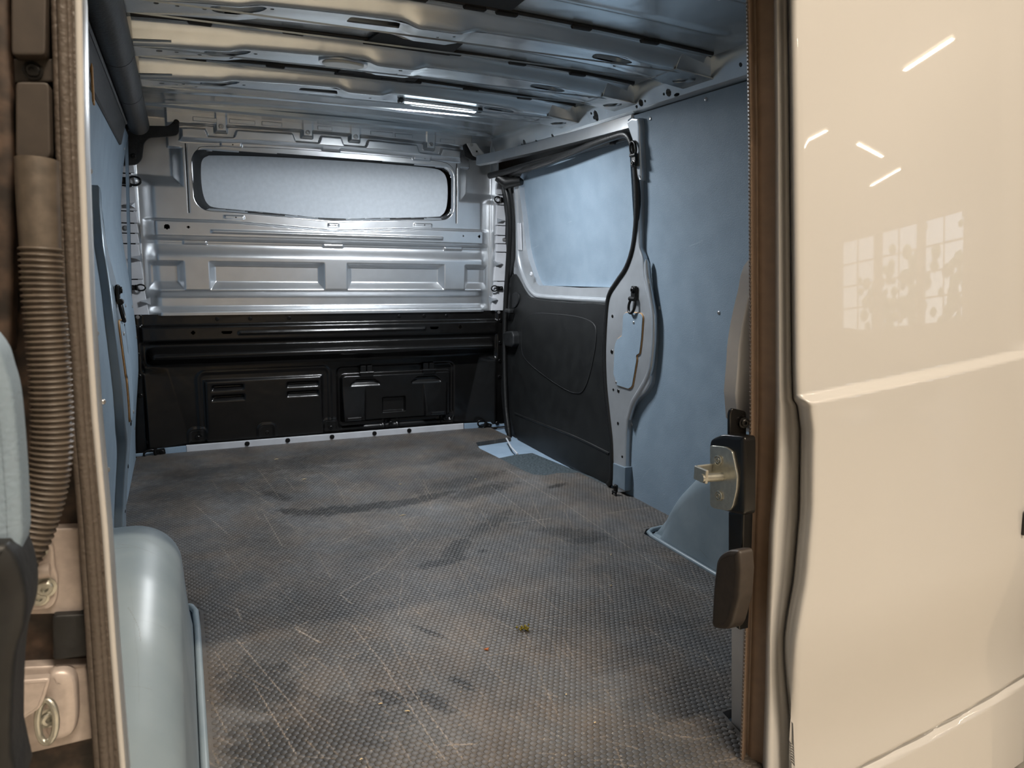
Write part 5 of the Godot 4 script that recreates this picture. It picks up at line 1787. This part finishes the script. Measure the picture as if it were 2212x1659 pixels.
	m.sheet(rounded(on_z([[98, 1470], [112, 1442], [150, 1440], [168, 1460], [172, 1540], [165, 1575], [135, 1590], [100, 1590]], -0.01), 0.012, 5), 0.0, 0.018, flat_z(-0.016), 0.010, [], [], true)
	made(m, "housing", M.cast, ck)
	m = Mb.new()
	m.sheet(rounded(on_z([[30, 1470], [110, 1464], [100, 1500], [88, 1530], [40, 1560], [30, 1565]], 0.02), 0.004), 0.0, 0.010, flat_z(0.012), 0.003, [], [], true)
	made(m, "arm", M.cast, ck)
	m = Mb.new()
	var loop := PackedVector3Array()
	for i in 18:
		var a := TAU * i / 18
		loop.append(at_z(101 + 20 * cos(a), 1558 + 46 * sin(a), 0.018 + 0.004 * cos(a)))
	m.tube(loop, PackedFloat32Array([0.0032]), 8, true)
	made(m, "eye", M.zinc, ck)
	turned("pin", "bolt", at_z(104, 1550, 0.008), Vector3(0.3, 0, 1), 0.007, M.zinc, ck)
	# edge of the open left rear door
	var dr := thing("rear_door", "edge of the open left rear door with grey inner trim and a black pull", "door", at_z(0, 1659, 0.20))
	m = Mb.new()
	m.sheet(dense(on_z([[-260, 600], [-60, 690], [0, 742], [20, 795], [34, 850], [44, 950], [51, 1050], [54, 1120], [52, 1165], [20, 1190], [-260, 1230]], 0.19), 3, true), -0.02, 0.012, flat_z(0.19), 0.008, [], [], true)
	made(m, "inner_trim", M.board, dr)
	m = Mb.new()
	m.sheet(dense(on_z([[-200, 1180], [0, 1160], [30, 1168], [48, 1195], [60, 1235], [66, 1275], [62, 1330], [44, 1390], [36, 1480], [34, 1600], [38, 1720], [-200, 1720]], 0.20), 3, true), -0.03, 0.020, flat_z(0.20), 0.010, [], [], true)
	made(m, "pull", M.black_plastic, dr)
	m = Mb.new()
	m.box(Vector3(-0.86, 0.45, 0.42), Vector3(0.05, 1.75, 0.62), 0.01)
	made(m, "door_skin", M.body, dr)

# ------------------------------------------------------------------ closed right rear door
const DOOR_SEAL_X := [[-400, 1606], [0, 1611], [300, 1616], [700, 1618], [900, 1618], [1100, 1615], [1300, 1609], [1659, 1597], [2000, 1585]]
const DOOR_PAINT_X := [[-400, 1666], [0, 1671], [300, 1674], [870, 1675], [1000, 1672], [1150, 1661], [1330, 1655], [1500, 1652], [1659, 1647], [2000, 1640]]
const DOOR_GAP_X := [[-400, 1696], [0, 1702], [300, 1706], [800, 1711], [862, 1713], [876, 1722], [930, 1729], [1100, 1727], [1250, 1714], [1340, 1698], [1390, 1693], [1450, 1696], [1560, 1708], [1659, 1712], [2000, 1716]]
func lean(y: float) -> float:
	return -0.070 * (y - 0.62)
func on_door(u: float, v: float, z: float) -> Vector3:
	var q := at_z(u, v, z)
	for k in 3:
		q = at_z(u, v, z + lean(q.y))
	return q
func skin_z(x: float, y: float) -> float:
	var z := -0.050 + lean(y)
	z -= 0.055 * pow(maxf(0.0, x - 0.15) / 0.8, 2.0)
	var yc := 0.622 + 0.079 * (x - 0.19)
	z += 0.014 * (1.0 - crisp(yc - 0.002, yc + 0.007, y))
	z -= 0.030 * (1.0 - ramp(0.02, 0.30, y))
	var yg := -0.030 + 0.040 * (x - 0.38) - 0.10 * pow(maxf(0.0, 0.45 - x), 1.5)
	if x > 0.20:
		z -= 0.012 * (1.0 - ramp(0.002, 0.010, absf(y - yg))) * ramp(0.22, 0.42, x)
	return z
func make_rear_door() -> void:
	var dr := thing("rear_door", "closed glossy white right rear door with a crease across it", "door", Vector3(0.55, -0.45, -0.05))
	var vs := []
	var v := -380.0
	while v < 1960.0:
		vs.append(v)
		v += 5.0 if v > 760 and v < 900 else (6.0 if v > 1440 and v < 1760 else 30.0)
	# rubber edge: a bead and a wide lip
	var cols := [[0, -0.150], [2, -0.137], [7, -0.132], [12, -0.136], [16, -0.146], [22, -0.138], [30, -0.130], [44, -0.122], [58, -0.112]]
	var p := PackedVector3Array()
	for y in vs:
		var a := table(DOOR_SEAL_X, y)
		var b := table(DOOR_PAINT_X, y)
		for c in cols:
			p.append(on_door(a + (b - a + 1.0) * c[0] / 58.0, y, c[1]))
	var m := Mb.new()
	m.grid(p, cols.size(), vs.size(), PackedVector2Array(), PackedByteArray(), true)
	var seal := made(m, "edge_seal", M.warm_lit_rubber, dr, "brown rubber seal along the door edge")
	# notched edge of the seal carrier
	m = Mb.new()
	v = -20.0
	while v < 1680.0:
		var c := on_door(table(DOOR_SEAL_X, v) + 3.0, v, -0.134)
		m.box(c, Vector3(0.0030, 0.0026, 0.0035), 0.0006)
		v += 8.5
	var teeth := made(m, "carrier_notches", M.brown_rubber, seal)
	teeth.set_meta("kind", "stuff")
	# painted edge with a rolled bead, then the gap and the hem of the outer skin
	p = PackedVector3Array()
	for y in vs:
		var a := table(DOOR_PAINT_X, y)
		var b := table(DOOR_GAP_X, y)
		for c in [[0.0, -0.120], [0.06, -0.104], [0.18, -0.096], [0.34, -0.093], [0.52, -0.095], [0.62, -0.101], [0.74, -0.102], [0.88, -0.098], [0.96, -0.103], [1.0, -0.110]]:
			p.append(on_door(lerpf(a, b, c[0]), y, c[1] + 0.008))
	m = Mb.new()
	m.grid(p, 10, vs.size(), PackedVector2Array(), PackedByteArray(), true)
	made(m, "painted_edge", M.body, dr)
	# outer skin with its rounded hem
	p = PackedVector3Array()
	var nu := 54
	for y in vs:
		var a := table(DOOR_GAP_X, y)
		var e := on_door(a + 13.0, y, -0.05)
		var hem := on_door(a, y, -0.098)
		p.append(hem)
		var h1 := on_door(a + 5.0, y, -0.062)
		p.append(h1)
		for i in nu:
			var t := float(i) / (nu - 1)
			var x := lerpf(e.x, 0.935, t * 0.55 + 0.45 * t * t)
			var q := Vector3(x, e.y, skin_z(x, e.y) - 0.004 * pow(maxf(0.0, 1.0 - t * 40.0), 2.0))
			p.append(q)
	m = Mb.new()
	m.grid(p, nu + 2, vs.size(), PackedVector2Array(), PackedByteArray(), true)
	made(m, "outer_skin", M.body, dr)
	# body of the door behind the skin
	m = Mb.new()
	m.box(Vector3(0.60, 0.42, -0.20), Vector3(0.66, 1.78, 0.04), 0.01)
	made(m, "door_core", M.bright, dr)
	m = Mb.new()
	m.sheet(dense(on_z([[1616, 575], [1604, 625], [1592, 675], [1582, 730], [1578, 780], [1577, 905], [1650, 905], [1650, 575]], -0.19), 2, true), -0.01, 0.02, flat_z(-0.19), 0.004, [], [], true)
	m.sheet(on_z([[1589, 1350], [1588, 1720], [1640, 1720], [1640, 1350]], -0.17), -0.01, 0.02, flat_z(-0.17), 0.004, [], [], true)
	made(m, "inner_panel", M.pale, dr, "pale inner panel showing past the door edge")
	# badge stroke at the edge of the picture
	m = Mb.new()
	var b0 := on_door(2207, 1103, -0.07)
	m.box(Vector3(b0.x + 0.009, b0.y - 0.024, skin_z(b0.x, b0.y - 0.02) + 0.003), Vector3(0.008, 0.048, 0.006), 0.001)
	made(m, "badge_letter", M.badge, dr, "dark badge stroke on the white door")
	# latch on the door edge
	var lt := thing("door_latch", "black latch housing with a zinc striker plate on the door edge", "latch", Vector3(0.14, 0.43, -0.13))
	m = Mb.new()
	m.sheet(rounded(on_x([[1535, 966], [1538, 948], [1560, 938], [1600, 941], [1611, 944], [1611, 1112], [1598, 1112], [1575, 1106], [1540, 1096]], 0.145), 0.008), 0.0, 0.024, flat_x(0.164, -1.0), 0.007, [], [], true)
	made(m, "housing", M.black, lt)
	m = Mb.new()
	m.sheet(rounded(on_z([[1577, 945], [1577, 892], [1583, 882], [1613, 889], [1613, 945]], -0.14), 0.006), -0.006, 0.0, flat_z(-0.14), 0.002, [], [], true)
	made(m, "mounting_tab", M.black, lt)
	turned("bolt", "bolt", at_z(1607, 913, -0.136), Vector3(-0.2, 0, 1), 0.0065, M.hardware, lt)
	m = Mb.new()
	var plate := rounded(on_x([[1533, 962], [1568, 966], [1581, 975], [1592, 1030], [1590, 1060], [1582, 1095], [1574, 1104], [1540, 1098], [1533, 1092]], 0.136), 0.005)
	m.sheet(plate, 0.0, 0.005, flat_x(0.141, -1.0), 0.0015, [], [], true)
	var pt := made(m, "striker_plate", M.zinc, lt, "zinc striker plate with two screws")
	for q in [[1552, 994], [1553, 1071]]:
		turned("screw", "ringbolt", at_x(q[0], q[1], 0.1355), Vector3.LEFT, 0.0085, M.zinc, pt)
	# striker loop: strap folded out of the plate and a pin across it
	m = Mb.new()
	var s0 := at_x(1560, 1028, 0.136)
	m.box(Vector3(0.120, s0.y + 0.002, s0.z - 0.026), Vector3(0.034, 0.022, 0.005), 0.001)
	m.box(Vector3(0.104, s0.y + 0.002, s0.z - 0.012), Vector3(0.005, 0.022, 0.030), 0.001)
	made(m, "strap", M.zinc, pt)
	m = Mb.new()
	m.tube(PackedVector3Array([at_x(1560, 1030, 0.138), Vector3(0.098, s0.y - 0.001, s0.z - 0.004)]), PackedFloat32Array([0.0068]), 16)
	made(m, "pin", M.zinc, pt)
	m = Mb.new()
	m.sheet(on_x([[1577, 1105], [1610, 1108], [1606, 1240], [1600, 1360], [1588, 1350], [1577, 1240]], 0.165), 0.0, 0.02, flat_x(0.18, -1.0), 0.004, [], [], true)
	made(m, "latch_rod_cover", M.black, lt)
	m = Mb.new()
	m.sheet(rounded(on_x([[1552, 1210], [1560, 1196], [1578, 1187], [1600, 1188], [1604, 1230], [1600, 1290], [1584, 1348], [1575, 1359], [1548, 1358], [1541, 1346], [1545, 1270]], 0.135), 0.007), 0.0, 0.030, flat_x(0.158, -1.0), 0.009, [], [], true)
	one(m, "release_lever", M.cover, "dark brown plastic release lever below the zinc latch", "lever")

func _ready() -> void:
	make_view()
	make_materials()
	make_hall()
	make_car()
	make_shell()
	make_roof()
	make_bulkhead()
	make_walls()
	make_sliding_door()
	make_arch(-1.0, "rounded blue-grey plastic wheel arch cover on the left side of the load floor")
	make_arch(1.0, "rounded blue-grey plastic wheel arch cover at the foot of the right wall board")
	make_mat()
	make_left_corner()
	make_rear_door()
